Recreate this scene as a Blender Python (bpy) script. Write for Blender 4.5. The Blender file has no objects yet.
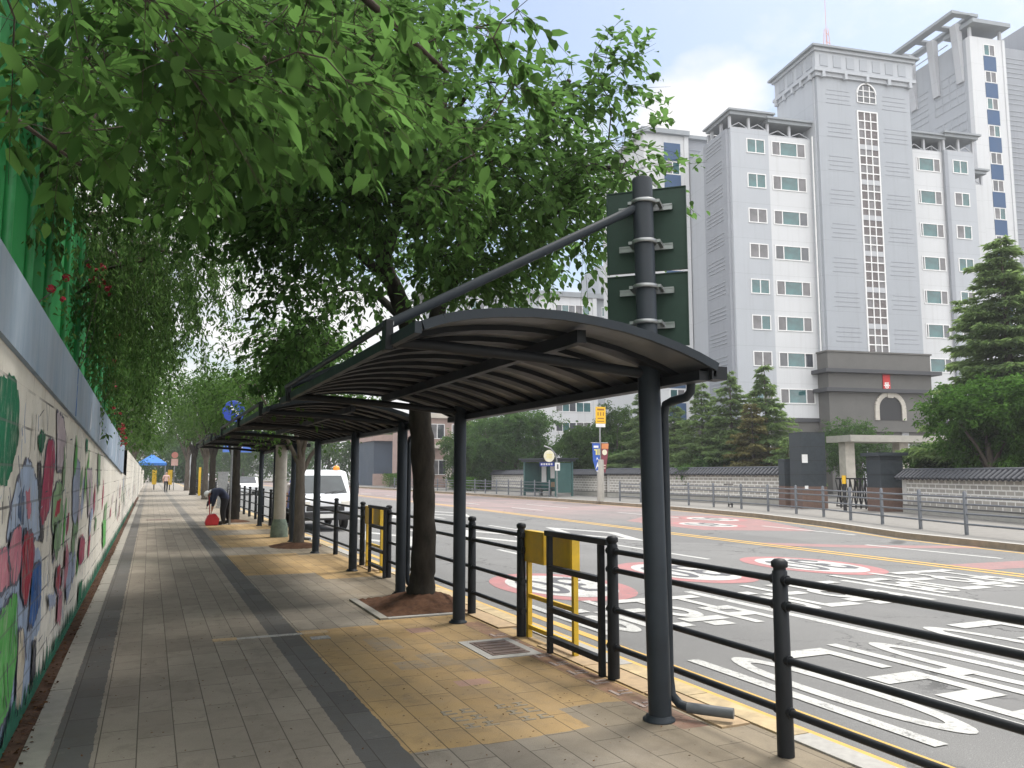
import bpy, math, random
import numpy as np
from mathutils import Vector, Matrix
R = math.radians
sc = bpy.context.scene
COL = sc.collection
random.seed(7)
rng = np.random.default_rng(11)

# ------------------------------------------------------------------ materials
class NT:
    def __init__(s, name):
        s.mat = bpy.data.materials.new(name); s.mat.use_nodes = True
        s.nt = s.mat.node_tree; s.nt.nodes.clear()
        s.out = s.nt.nodes.new('ShaderNodeOutputMaterial')
        s.tc = s.nt.nodes.new('ShaderNodeTexCoord')
        s.obj = s.tc.outputs['Object']
    def link(s, a, b): s.nt.links.new(a, b)
    def setv(s, sock, v):
        if hasattr(v, 'is_output'): s.link(v, sock)
        elif isinstance(v, (tuple, list)) and len(v) == 3 and sock.type == 'RGBA': sock.default_value = (*v, 1)
        else: sock.default_value = v
    def m(s, op, a, b=0.0, c=0.0, clamp=False):
        n = s.nt.nodes.new('ShaderNodeMath'); n.operation = op; n.use_clamp = clamp
        for i, v in enumerate((a, b, c)): s.setv(n.inputs[i], v)
        return n.outputs[0]
    def mix(s, f, a, b, blend='MIX'):
        n = s.nt.nodes.new('ShaderNodeMix'); n.data_type = 'RGBA'; n.blend_type = blend
        s.setv(n.inputs[0], f); s.setv(n.inputs[6], a); s.setv(n.inputs[7], b)
        return n.outputs[2]
    def noise(s, scale, detail=4, rough=.6, vec=None, dist=0):
        n = s.nt.nodes.new('ShaderNodeTexNoise'); n.inputs['Scale'].default_value = scale
        n.inputs['Detail'].default_value = detail; n.inputs['Roughness'].default_value = rough
        n.inputs['Distortion'].default_value = dist
        s.link(vec or s.obj, n.inputs['Vector']); return n.outputs[0]
    def ramp(s, f, lo, hi, a=0.0, b=1.0):
        n = s.nt.nodes.new('ShaderNodeMapRange'); n.clamp = True
        s.setv(n.inputs[0], f); n.inputs[1].default_value = lo; n.inputs[2].default_value = hi
        n.inputs[3].default_value = a; n.inputs[4].default_value = b
        return n.outputs[0]
    def sep(s, vec=None):
        n = s.nt.nodes.new('ShaderNodeSeparateXYZ'); s.link(vec or s.obj, n.inputs[0]); return n.outputs
    def comb(s, x, y, z):
        n = s.nt.nodes.new('ShaderNodeCombineXYZ')
        for i, v in enumerate((x, y, z)): s.setv(n.inputs[i], v)
        return n.outputs[0]
    def scale(s, v3, vec=None):
        n = s.nt.nodes.new('ShaderNodeMapping'); n.inputs['Scale'].default_value = v3
        s.link(vec or s.obj, n.inputs[0]); return n.outputs[0]
    def brick(s, vec, w, h, mortar, c1=(1, 1, 1), c2=(0, 0, 0), mc=(.5, .5, .5), off=.5, smooth=.1):
        n = s.nt.nodes.new('ShaderNodeTexBrick'); s.link(vec, n.inputs['Vector'])
        n.inputs['Scale'].default_value = 1; n.inputs['Brick Width'].default_value = w
        n.inputs['Row Height'].default_value = h; n.inputs['Mortar Size'].default_value = mortar
        n.inputs['Mortar Smooth'].default_value = smooth; n.offset = off
        for k, v in (('Color1', c1), ('Color2', c2), ('Mortar', mc)): n.inputs[k].default_value = (*v, 1)
        return n.outputs['Color'], n.outputs['Fac']
    def bump(s, h, strength=.3, dist=.01):
        n = s.nt.nodes.new('ShaderNodeBump'); n.inputs['Strength'].default_value = strength
        n.inputs['Distance'].default_value = dist; s.link(h, n.inputs['Height']); return n.outputs[0]
    def rect(s, x, y, x0, x1, y0, y1):
        a = s.m('MULTIPLY', s.m('GREATER_THAN', x, x0), s.m('LESS_THAN', x, x1))
        b = s.m('MULTIPLY', s.m('GREATER_THAN', y, y0), s.m('LESS_THAN', y, y1))
        return s.m('MULTIPLY', a, b)
    def finish(s, color, rough=.7, metal=0.0, bump=None, spec=.5, **kw):
        p = s.nt.nodes.new('ShaderNodeBsdfPrincipled')
        s.setv(p.inputs['Base Color'], color); s.setv(p.inputs['Roughness'], rough)
        s.setv(p.inputs['Metallic'], metal); s.setv(p.inputs['Specular IOR Level'], spec)
        for k, v in kw.items(): s.setv(p.inputs[k.replace('_', ' ')], v)
        if bump is not None: s.link(bump, p.inputs['Normal'])
        s.link(p.outputs[0], s.out.inputs[0]); return s.mat

def c3(c, k): return tuple(max(0, min(1, v * k)) for v in c)

def simple(name, c, rough=.6, var=.15, scale=6, metal=0, bump=.12, spec=.5, stretch=(1, 1, 1), fine=60):
    t = NT(name); v = t.scale(stretch)
    n = t.noise(scale, 5, .65, v)
    col = t.mix(t.ramp(n, .3, .7), c3(c, 1 - var), c3(c, 1 + var))
    n2 = t.noise(fine, 3, .6, v)
    return t.finish(col, t.ramp(n, .3, .7, rough - .08, min(1, rough + .1)), metal, t.bump(n2, bump, .004) if bump else None, spec)

def facade(name, c, var=.03):
    t = NT(name)
    st = t.noise(2.2, 6, .65, t.scale((1.4, 1.4, .05))); bl = t.noise(.35, 4); x, y, z = t.sep()
    col = t.mix(t.ramp(bl, .3, .7), c3(c, 1 - var), c3(c, 1 + var))
    col = t.mix(t.ramp(st, .52, .75, 0, .28), col, c3((c[0] * .93, c[1] * .9, c[2] * .86), .72))
    fl = t.m('LESS_THAN', t.m('FRACT', t.m('DIVIDE', z, 2.785)), .012)
    col = t.mix(t.m('MULTIPLY', fl, .35), col, c3(c, .55))
    return t.finish(col, .85, 0, None, .25)
def glass(name, c, rough=.06):
    t = NT(name); n = t.noise(1.3, 2, .5)
    return t.finish(t.mix(t.ramp(n, .35, .65), c3(c, .7), c3(c, 1.25)), rough, 0, t.bump(t.noise(.9, 1), .05, .02), .9)

def leafmat(name, c, trans=.45, var=.35, tcol=None, rough=.5):
    t = NT(name)
    g = t.nt.nodes.new('ShaderNodeNewGeometry'); rnd = g.outputs['Random Per Island']
    big = t.noise(.9, 2)
    a = c3(c, 1 - var); b = c3((c[0] * 1.35, c[1] * 1.15, c[2] * .9), 1 + var)
    col = t.mix(rnd, a, b)
    col = t.mix(t.ramp(big, .35, .65, 0, .35), col, c3(c, .75))
    p = t.nt.nodes.new('ShaderNodeBsdfDiffuse'); t.link(col, p.inputs['Color'])
    tr = t.nt.nodes.new('ShaderNodeBsdfTranslucent')
    tc = tcol or (min(1, c[0] * 2.6), min(1, c[1] * 2.4), c[2] * 1.3)
    t.link(t.mix(rnd, c3(tc, .7), c3(tc, 1.25)), tr.inputs[0])
    mx = t.nt.nodes.new('ShaderNodeMixShader'); mx.inputs[0].default_value = trans
    t.link(p.outputs[0], mx.inputs[1]); t.link(tr.outputs[0], mx.inputs[2]); t.link(mx.outputs[0], t.out.inputs[0])
    return t.mat

M = {}
M['steel'] = simple('dark_painted_steel', (.022, .028, .035), .5, .2, 3, 0, .06, .22)
M['steel_b'] = simple('black_painted_steel', (.014, .016, .019), .5, .25, 4, 0, .06, .22)
M['roofmetal'] = simple('grey_roof_sheet', (.125, .127, .132), .38, .12, 2.5, 0, .05, .3)
M['galv'] = simple('galvanised', (.30, .31, .315), .45, .2, 12, .8, .05)
M['railgrey'] = simple('grey_rail_steel', (.14, .15, .165), .4, .15, 5, .3, .05)
M['yellow'] = simple('yellow_box_paint', (.62, .40, .02), .5, .2, 5, 0, .08)
M['signback'] = simple('dark_green_sign_back', (.024, .046, .036), .45, .2, 3, 0, .03, .25)
M['sign_ylw'] = simple('yellow_sign', (.8, .48, .02), .4, .06, 5, 0, 0)
M['white'] = simple('white_paint', (.78, .78, .77), .45, .06, 4, 0, .03)
M['truckwhite'] = simple('truck_white', (.72, .74, .77), .22, .04, 3, 0, 0)
M['black'] = simple('black_plastic', (.015, .015, .017), .5, .2, 6)
M['rubber'] = simple('rubber', (.012, .012, .012), .8, .2, 9)
M['orange'] = simple('amber_lens', (.85, .28, .03), .25, .1, 6, 0, 0)
M['red'] = simple('red_plastic', (.5, .02, .03), .35, .2, 4, 0, .03)
M['blue'] = simple('blue_plastic', (.02, .07, .38), .4, .15, 4, 0, .03)
M['tentblue'] = simple('blue_tent_cloth', (.03, .16, .5), .7, .15, 2)
M['banner_blue'] = simple('blue_banner', (.03, .10, .42), .65, .15, 2)
M['banner_red'] = simple('maroon_banner', (.22, .05, .07), .65, .2, 2)
M['banner_org'] = simple('orange_banner', (.62, .24, .09), .65, .2, 2)
M['cream'] = simple('cream_print', (.75, .72, .55), .6, .1, 4)
M['ygold'] = simple('pale_yellow_print', (.75, .66, .2), .6, .1, 4)
M['skin'] = simple('skin', (.42, .24, .16), .55, .1, 9, 0, .05)
M['cloth_navy'] = simple('navy_cloth', (.018, .025, .055), .85, .25, 14, 0, .3)
M['cloth_dark'] = simple('dark_cloth', (.014, .014, .018), .85, .25, 14, 0, .3)
M['cloth_white'] = simple('white_cloth', (.62, .58, .58), .85, .1, 14, 0, .3)
M['cloth_pink'] = simple('pale_pink_cloth', (.62, .42, .38), .85, .1, 14, 0, .3)
M['hair'] = simple('dark_hair', (.015, .012, .01), .6, .2, 20)
M['capwhite'] = simple('white_hat', (.65, .65, .66), .8, .08, 9)
M['wood'] = simple('worn_wood', (.25, .17, .1), .7, .2, 6, 0, .2, stretch=(1, 1, 6))
M['concrete'] = simple('concrete_pole', (.36, .34, .30), .8, .15, 5, 0, .25)
M['conc_light'] = simple('pale_concrete', (.36, .345, .31), .85, .12, 3, 0, .2)
M['greenbase'] = simple('mossy_green_paint', (.13, .17, .135), .8, .4, 8, 0, .2)
M['granite'] = simple('granite_kerb', (.33, .32, .30), .8, .14, 20, 0, .2)
M['kerb_ylw'] = simple('yellow_kerb_paint', (.40, .31, .18), .8, .3, 6, 0, .25)
M['slab_org'] = simple('orange_slab', (.36, .26, .155), .85, .2, 8, 0, .2)
M['edging'] = simple('pale_edging', (.26, .245, .215), .85, .15, 9, 0, .25)
M['manhole_iron'] = simple('rusty_iron', (.14, .10, .085), .7, .3, 14, .2, .4)
M['bark'] = simple('dark_bark', (.028, .024, .019), .95, .6, 9, 0, 1.0, .2, (1, 1, .35), 34)
M['bark_l'] = simple('grey_bark', (.10, .085, .07), .95, .35, 9, 0, .9, .2, (1, 1, .35), 30)
M['twig'] = simple('twig', (.05, .035, .025), .9, .3, 9)
M['soil'] = simple('brown_soil', (.085, .045, .028), 1, .5, 9, 0, 1.0, .1, fine=45)
M['dirt'] = simple('reddish_dirt', (.085, .05, .036), 1, .5, 7, 0, .9, .1, fine=50)
M['earth'] = simple('earth', (.09, .085, .05), 1, .4, .6, 0, .5, .1)
M['far_pave'] = simple('far_pavement', (.19, .182, .17), .9, .15, 3, 0, .2)
M['greenpost'] = simple('green_post', (.045, .27, .095), .45, .2, 4, 0, .05)
M['stone_dark'] = simple('dark_granite', (.045, .054, .062), .45, .15, 8, 0, .05, .25)
M['stone_brown'] = simple('brown_granite', (.15, .095, .075), .6, .2, 8, 0, .1)
M['tile'] = simple('black_roof_tile', (.045, .048, .058), .6, .3, 7, 0, .3)
M['fac_grey'] = facade('facade_grey', (.345, .365, .395))
M['fac_lil'] = facade('facade_lilac_grey', (.405, .425, .455))
M['fac_mid'] = facade('facade_mid_grey', (.285, .30, .33))
M['fac_white'] = facade('facade_white', (.55, .56, .575))
M['fac_pale'] = facade('facade_pale', (.42, .432, .455))
M['fac_base'] = simple('facade_base_stone', (.115, .112, .105), .7, .16, .8, 0, .1)
M['fac_belt'] = simple('facade_belt', (.05, .052, .058), .6, .15, 2, 0, .05)
M['fac_blue'] = simple('facade_blue', (.035, .08, .17), .6, .08, 1, 0, .03)
M['fac_roof'] = simple('roof_trim', (.26, .28, .30), .7, .08, 1, 0, .05)
M['fac_stone'] = simple('pale_arch_stone', (.46, .43, .38), .8, .15, 3, 0, .1)
M['winframe'] = simple('window_frame', (.72, .72, .72), .5, .03, 3, 0, 0)
M['g_teal'] = glass('teal_glass', (.03, .105, .11))
M['g_dark'] = glass('dark_glass', (.045, .05, .06))
M['g_grey'] = glass('screened_glass', (.12, .115, .12), .4)
M['g_truck'] = glass('windscreen_glass', (.035, .045, .05), .05)
M['g_green'] = glass('green_glass', (.04, .13, .12), .1)
M['lamp'] = simple('headlamp', (.75, .72, .65), .12, .05, 9, 0, 0)
M['bld_dark'] = simple('dark_blue_cladding', (.05, .07, .10), .5, .15, .5, 0, .05)
M['bld_brick'] = simple('pale_brick', (.34, .25, .22), .85, .15, 1.5, 0, .2)
M['bld_cream'] = simple('cream_render', (.5, .46, .40), .85, .1, 1, 0, .1)
M['signteal'] = simple('teal_frame', (.06, .13, .125), .4, .12, 3)
M['rose'] = simple('red_petals', (.36, .008, .03), .6, .3, 20, 0, .1)
M['signface_blue'] = simple('blue_sign_face', (.015, .05, .36), .4, .1, 3, 0, 0)
M['markwhite'] = None

# mural paints
MUR = dict(sky=(.38, .47, .63), green=(.012, .15, .075), navy=(.06, .11, .22), pink=(.55, .20, .26), dark=(.06, .06, .075),
           crimson=(.38, .05, .11), leaf=(.22, .36, .2), red=(.36, .03, .06), lilac=(.50, .42, .47), steel=(.33, .38, .52),
           lime=(.11, .42, .10), cream=(.62, .55, .43), blue=(.025, .12, .38))
def mural_paint(k, c):
    t = NT('wall_paint_' + k); x, y, z = t.sep()
    br = t.noise(16, 5, .7, t.scale((1, 1, .3))); n = t.noise(4, 4); fl = t.noise(24, 6, .75)
    col = t.mix(t.ramp(n, .3, .7), c3(c, .8), c3(c, 1.15))
    col = t.mix(t.ramp(br, .5, .72, 0, .55), col, (.56, .53, .47))
    col = t.mix(t.ramp(fl, .62, .68, 0, .7), col, (.50, .47, .42))
    _, f = t.brick(t.comb(y, z, 0.0), .62, .235, .008, off=.5)
    col = t.mix(t.m('MULTIPLY', f, .5), col, (.15, .15, .15))
    return t.finish(col, .8, 0, t.bump(t.m('SUBTRACT', t.noise(28, 4), f), .5, .008), .25)
for k, v in MUR.items(): M['mur_' + k] = mural_paint(k, v)
M['mur_base'] = simple('wall_paint_base_green', (.02, .13, .08), .8, .35, 9, 0, .5, .3)
M['mur_line'] = simple('wall_paint_line', (.13, .13, .17), .8, .3, 6, 0, .3, .3)

def mk_wall():
    t = NT('white_block_wall')
    x, y, z = t.sep()
    v = t.comb(y, z, 0.0)
    _, f = t.brick(v, .62, .235, .008, off=.5)
    n = t.noise(3, 6); n2 = t.noise(22, 4)
    col = t.mix(t.ramp(n, .3, .7), (.64, .61, .54), (.79, .76, .69))
    pat = t.ramp(t.noise(1.1, 3), .45, .62)
    col = t.mix(t.m('MULTIPLY', f, pat), col, (.2, .19, .18))
    flake = t.ramp(t.noise(9, 6, .75), .63, .68)
    col = t.mix(t.m('MULTIPLY', flake, .6), col, (.27, .25, .23))
    h = t.m('SUBTRACT', t.m('MULTIPLY', n2, .6), t.m('MULTIPLY', f, 1.0))
    return t.finish(col, .85, 0, t.bump(h, .6, .012), .25)
M['wallwhite'] = mk_wall()
def mk_band():
    t = NT('blue_painted_band')
    v = t.scale((1, .5, .12))
    n = t.noise(9, 6, .7, v); n2 = t.noise(1.2, 4)
    col = t.mix(t.ramp(n, .35, .7), (.24, .32, .42), (.36, .43, .52))
    col = t.mix(t.ramp(n2, .45, .7, 0, .5), col, (.33, .35, .39))
    crack = t.ramp(t.noise(5, 8, .8), .66, .7)
    col = t.mix(t.m('MULTIPLY', crack, .5), col, (.1, .12, .15))
    return t.finish(col, .8, 0, t.bump(n, .3, .006), .3)
M['band'] = mk_band()

def mk_asphalt():
    t = NT('asphalt')
    n = t.noise(.5, 5); g = t.noise(150, 3, .7); g2 = t.noise(55, 3, .7)
    col = t.mix(t.ramp(n, .3, .7), (.195, .194, .19), (.255, .254, .248))
    col = t.mix(t.ramp(g, .35, .68), (.10, .10, .10), col)
    col = t.mix(t.ramp(g2, .6, .72, 0, .5), col, (.33, .33, .325))
    x, y, z = t.sep()
    # worn reddish surfacing on the far lanes
    m = t.m('MULTIPLY', t.ramp(x, 13.7, 14.2), t.ramp(y, 24, 34))
    m = t.m('MULTIPLY', m, t.ramp(t.noise(.35, 4), .35, .6, .35, .9))
    col = t.mix(m, col, (.27, .20, .195))
    vo = t.nt.nodes.new('ShaderNodeTexVoronoi'); vo.feature = 'DISTANCE_TO_EDGE'; vo.inputs['Scale'].default_value = .55
    wv = t.nt.nodes.new('ShaderNodeVectorMath'); wv.operation = 'ADD'; t.link(t.obj, wv.inputs[0]); t.link(t.comb(t.noise(2.5, 5), t.noise(2.1, 5, .6, None), 0.0), wv.inputs[1]); t.link(wv.outputs[0], vo.inputs['Vector'])
    ck = t.m('MULTIPLY', t.m('LESS_THAN', vo.outputs['Distance'], .008), t.ramp(t.noise(.28, 3), .48, .55))
    col = t.mix(t.m('MULTIPLY', ck, .75), col, (.05, .05, .05))
    pt = t.m('MULTIPLY', t.ramp(t.noise(.16, 2, .3, t.scale((1, .5, 1))), .60, .61), .35); col = t.mix(pt, col, (.10, .10, .10))
    tr = t.ramp(t.noise(.9, 3, .5, t.scale((1, .06, 1))), .5, .75, 0, .35)
    col = t.mix(tr, col, (.085, .085, .088))
    return t.finish(col, .85, 0, t.bump(g, .5, .006), .3)
M['asphalt'] = mk_asphalt()

def mk_paint(name, c, wear=.5):
    t = NT(name)
    w = t.m('MAXIMUM', t.ramp(t.noise(70, 5, .75), wear, wear + .1), t.ramp(t.noise(14, 6, .75), wear + .03, wear + .12))
    w2 = t.ramp(t.noise(2.5, 4), .35, .65, .25, .9)
    n = t.noise(4, 4)
    col = t.mix(t.ramp(n, .3, .7), c3(c, .82), c)
    col = t.mix(t.m('MULTIPLY', w, w2), col, (.14, .14, .14))
    return t.finish(col, .75, 0, t.bump(t.noise(90, 3), .3, .004), .3)
M['markwhite'] = mk_paint('road_white', (.50, .50, .48), .50)
M['markyel'] = mk_paint('road_yellow', (.58, .37, .10), .55)
M['markred'] = mk_paint('road_red', (.38, .165, .165), .50)
M['markgrey'] = mk_paint('road_dark', (.11, .11, .12), .7)

def mk_pave():
    t = NT('paving_blocks')
    x, y, z = t.sep()
    nz = t.noise(1.6, 5); nf = t.noise(120, 3, .7); nm = t.noise(9, 5, .7)
    v = t.comb(y, x, 0.0)
    bc, f = t.brick(v, .58, .208, .0038, (0, 0, 0), (1, 1, 1), off=.37, smooth=.3)
    tone = t.m('ADD', t.m('MULTIPLY', bc, .5), t.m('MULTIPLY', nm, .5))
    grey = t.mix(t.ramp(tone, .25, .8), (.245, .212, .17), (.325, .287, .232))
    dark = t.mix(t.ramp(tone, .25, .8), (.085, .083, .08), (.128, .125, .12))
    yel = t.mix(t.ramp(tone, .2, .85), (.39, .255, .105), (.50, .335, .145))
    brn = t.mix(t.ramp(tone, .2, .85), (.205, .165, .11), (.29, .235, .16))
    col = grey
    xe = t.m('ADD', x, t.ramp(t.noise(7, 3), .2, .8, -.012, .012))
    d1 = t.m('MULTIPLY', t.m('GREATER_THAN', xe, -.455), t.m('LESS_THAN', xe, -.235))
    d2 = t.m('MULTIPLY', t.m('GREATER_THAN', xe, 1.15), t.m('LESS_THAN', xe, 1.43))
    # soil-stained ochre wash over the right-hand blocks
    jit = t.ramp(nz, .25, .75, -.45, .45)
    xb = t.m('ADD', x, jit)
    rz = t.m('MULTIPLY', t.ramp(xb, 2.1, 2.9), t.m('LESS_THAN', y, 60))
    col = t.mix(t.m('MULTIPLY', rz, .75), col, brn)
    yj = t.m('ADD', y, t.ramp(t.noise(1.1, 4), .3, .7, -.05, .05))
    ym = None
    for (a, b, c_, d) in ((1.43, 2.62, 4.66, 8.62), (2.3, 3.5, 5.1, 8.95), (1.43, 2.75, 13.5, 16.9), (2.5, 3.5, 12.6, 16.5), (1.5, 3.5, 18.7, 22.4), (1.6, 3.4, 24.4, 27)):
        r_ = t.rect(xe, yj, a, b, c_, d)
        ym = r_ if ym is None else t.m('MAXIMUM', ym, r_)
    wear = t.ramp(t.noise(2.3, 6, .7), .30, .62, .74, 1)
    gone = t.rect(x, y, 1.95, 2.21, 7.4, 7.98)
    for (a, b, c_, d) in ((2.21, 2.47, 6.6, 7.1), (2.47, 2.73, 6.3, 6.75), (2.47, 2.73, 7.2, 7.5), (1.95, 2.2, 6.6, 6.9)):
        gone = t.m('MAXIMUM', gone, t.rect(x, y, a, b, c_, d))
    ym = t.m('MULTIPLY', t.m('MULTIPLY', ym, wear), t.m('SUBTRACT', 1, t.m('MULTIPLY', gone, t.ramp(nm, .35, .65, .2, .8))))
    col = t.mix(ym, col, yel)
    pk = t.m('MAXIMUM', t.rect(x, y, 2.21, 2.47, 5.93, 6.1), t.rect(x, y, 2.47, 2.73, 8.05, 8.3))
    col = t.mix(t.m('MULTIPLY', pk, .7), col, (.42, .24, .22))
    edge = t.rect(xe, y, 3.13, 3.33, 4.4, 8.4)
    col = t.mix(t.m('MULTIPLY', edge, t.ramp(nm, .3, .55, .2, .8)), col, (.24, .115, .085))
    col = t.mix(d1, col, dark); col = t.mix(d2, col, dark)
    # dirt, stains, paler far stretch
    st = t.ramp(t.noise(.55, 5, .6), .42, .72, 0, .45)
    col = t.mix(st, col, c3((.12, .105, .085), 1))
    far_pale = t.ramp(y, 26, 60, 0, .55)  # blocks turn paler towards the far end of the path
    col = t.mix(far_pale, col, (.33, .31, .28))
    gr = t.ramp(t.noise(3.2, 7, .72, None, .6), .50, .70, 0, .42); col = t.mix(gr, col, (.105, .085, .062))
    lt = t.ramp(t.noise(6.5, 6, .7), .60, .74, 0, .3); col = t.mix(lt, col, (.36, .33, .28))
    tyre = t.ramp(t.noise(1.1, 4, .6, t.scale((2.2, .16, 1))), .55, .75, 0, .25); col = t.mix(tyre, col, (.10, .09, .075))
    spots = t.ramp(t.noise(17, 2, .5), .70, .75, 0, .6)
    col = t.mix(spots, col, (.07, .055, .045))
    col = t.mix(t.ramp(nf, .35, .7, .28, 0), col, (.06, .055, .05))
    col = t.mix(t.m('MULTIPLY', f, .8), col, (.05, .042, .032))
    h = t.m('SUBTRACT', t.m('MULTIPLY', nf, .25), f)
    h = t.m('ADD', h, t.m('MULTIPLY', bc, .35))
    return t.finish(col, .88, 0, t.bump(h, .55, .006), .3)
M['pave'] = mk_pave()

def mk_hanok():
    t = NT('mortared_stone')
    x, y, z = t.sep()
    v = t.comb(x, z, 0.0)
    bc, f = t.brick(v, .42, .17, .028, (.46, .43, .38), (.32, .30, .27), (.80, .78, .74), off=.5, smooth=.2)
    n = t.noise(9, 4)
    col = t.mix(t.ramp(n, .3, .7, 0, .35), bc, (.36, .33, .30))
    return t.finish(col, .9, 0, t.bump(f, -.4, .02), .3)
M['hanok'] = mk_hanok()

def mk_mesh_screen():
    t = NT('green_windbreak_net')
    n = t.noise(1.5, 4); v = t.noise(60, 2, .5, t.scale((1, 1, .2)))
    col = t.mix(t.ramp(n, .3, .7), (.02, .15, .05), (.04, .24, .075))
    p = t.nt.nodes.new('ShaderNodeBsdfPrincipled'); t.link(col, p.inputs['Base Color']); p.inputs['Roughness'].default_value = .7
    tr = t.nt.nodes.new('ShaderNodeBsdfTranslucent'); t.link(t.mix(.5, col, (.06, .46, .14)), tr.inputs[0])
    mx = t.nt.nodes.new('ShaderNodeMixShader'); mx.inputs[0].default_value = .55
    t.link(p.outputs[0], mx.inputs[1]); t.link(tr.outputs[0], mx.inputs[2]); t.link(mx.outputs[0], t.out.inputs[0])
    return t.mat
M['net'] = mk_mesh_screen()

M['leaf_near'] = leafmat('large_cherry_leaf', (.045, .092, .03), .54, .34, (.10, .205, .05))
M['leaf_main'] = leafmat('street_tree_leaf', (.048, .096, .034), .56, .42, (.115, .225, .06))
M['leaf_fine'] = leafmat('fine_drooping_leaf', (.062, .115, .046), .56, .42, (.14, .25, .075))
M['leaf_row'] = leafmat('row_tree_leaf', (.05, .10, .03), .45, .38, (.10, .19, .05))
M['leaf_dark'] = leafmat('dark_broadleaf', (.045, .095, .04), .42, .4)
M['needle'] = leafmat('fir_needles', (.11, .175, .10), .38, .5)
M['needle_b'] = leafmat('browning_fir_needles', (.115, .12, .07), .3, .45)
M['leaf_maple'] = leafmat('bright_maple_leaf', (.05, .115, .026), .42, .4, (.09, .2, .04))
M['hedge'] = leafmat('hedge_leaf', (.05, .12, .025), .4, .35)
M['litter'] = leafmat('dry_litter', (.07, .042, .026), .1, .7)

# ------------------------------------------------------------------ mesh builder
def tag(o, label=None, cat=None, group=None, kind=None):
    if label: o['label'] = label
    if cat: o['category'] = cat
    if group: o['group'] = group
    if kind: o['kind'] = kind
    return o
def thing(name, label, cat, loc=(0, 0, 0), rz=0, group=None):
    o = bpy.data.objects.new(name, None); COL.objects.link(o); o.empty_display_size = .2
    o.location = loc; o.rotation_euler = (0, 0, rz)
    return tag(o, label, cat, group)

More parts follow.
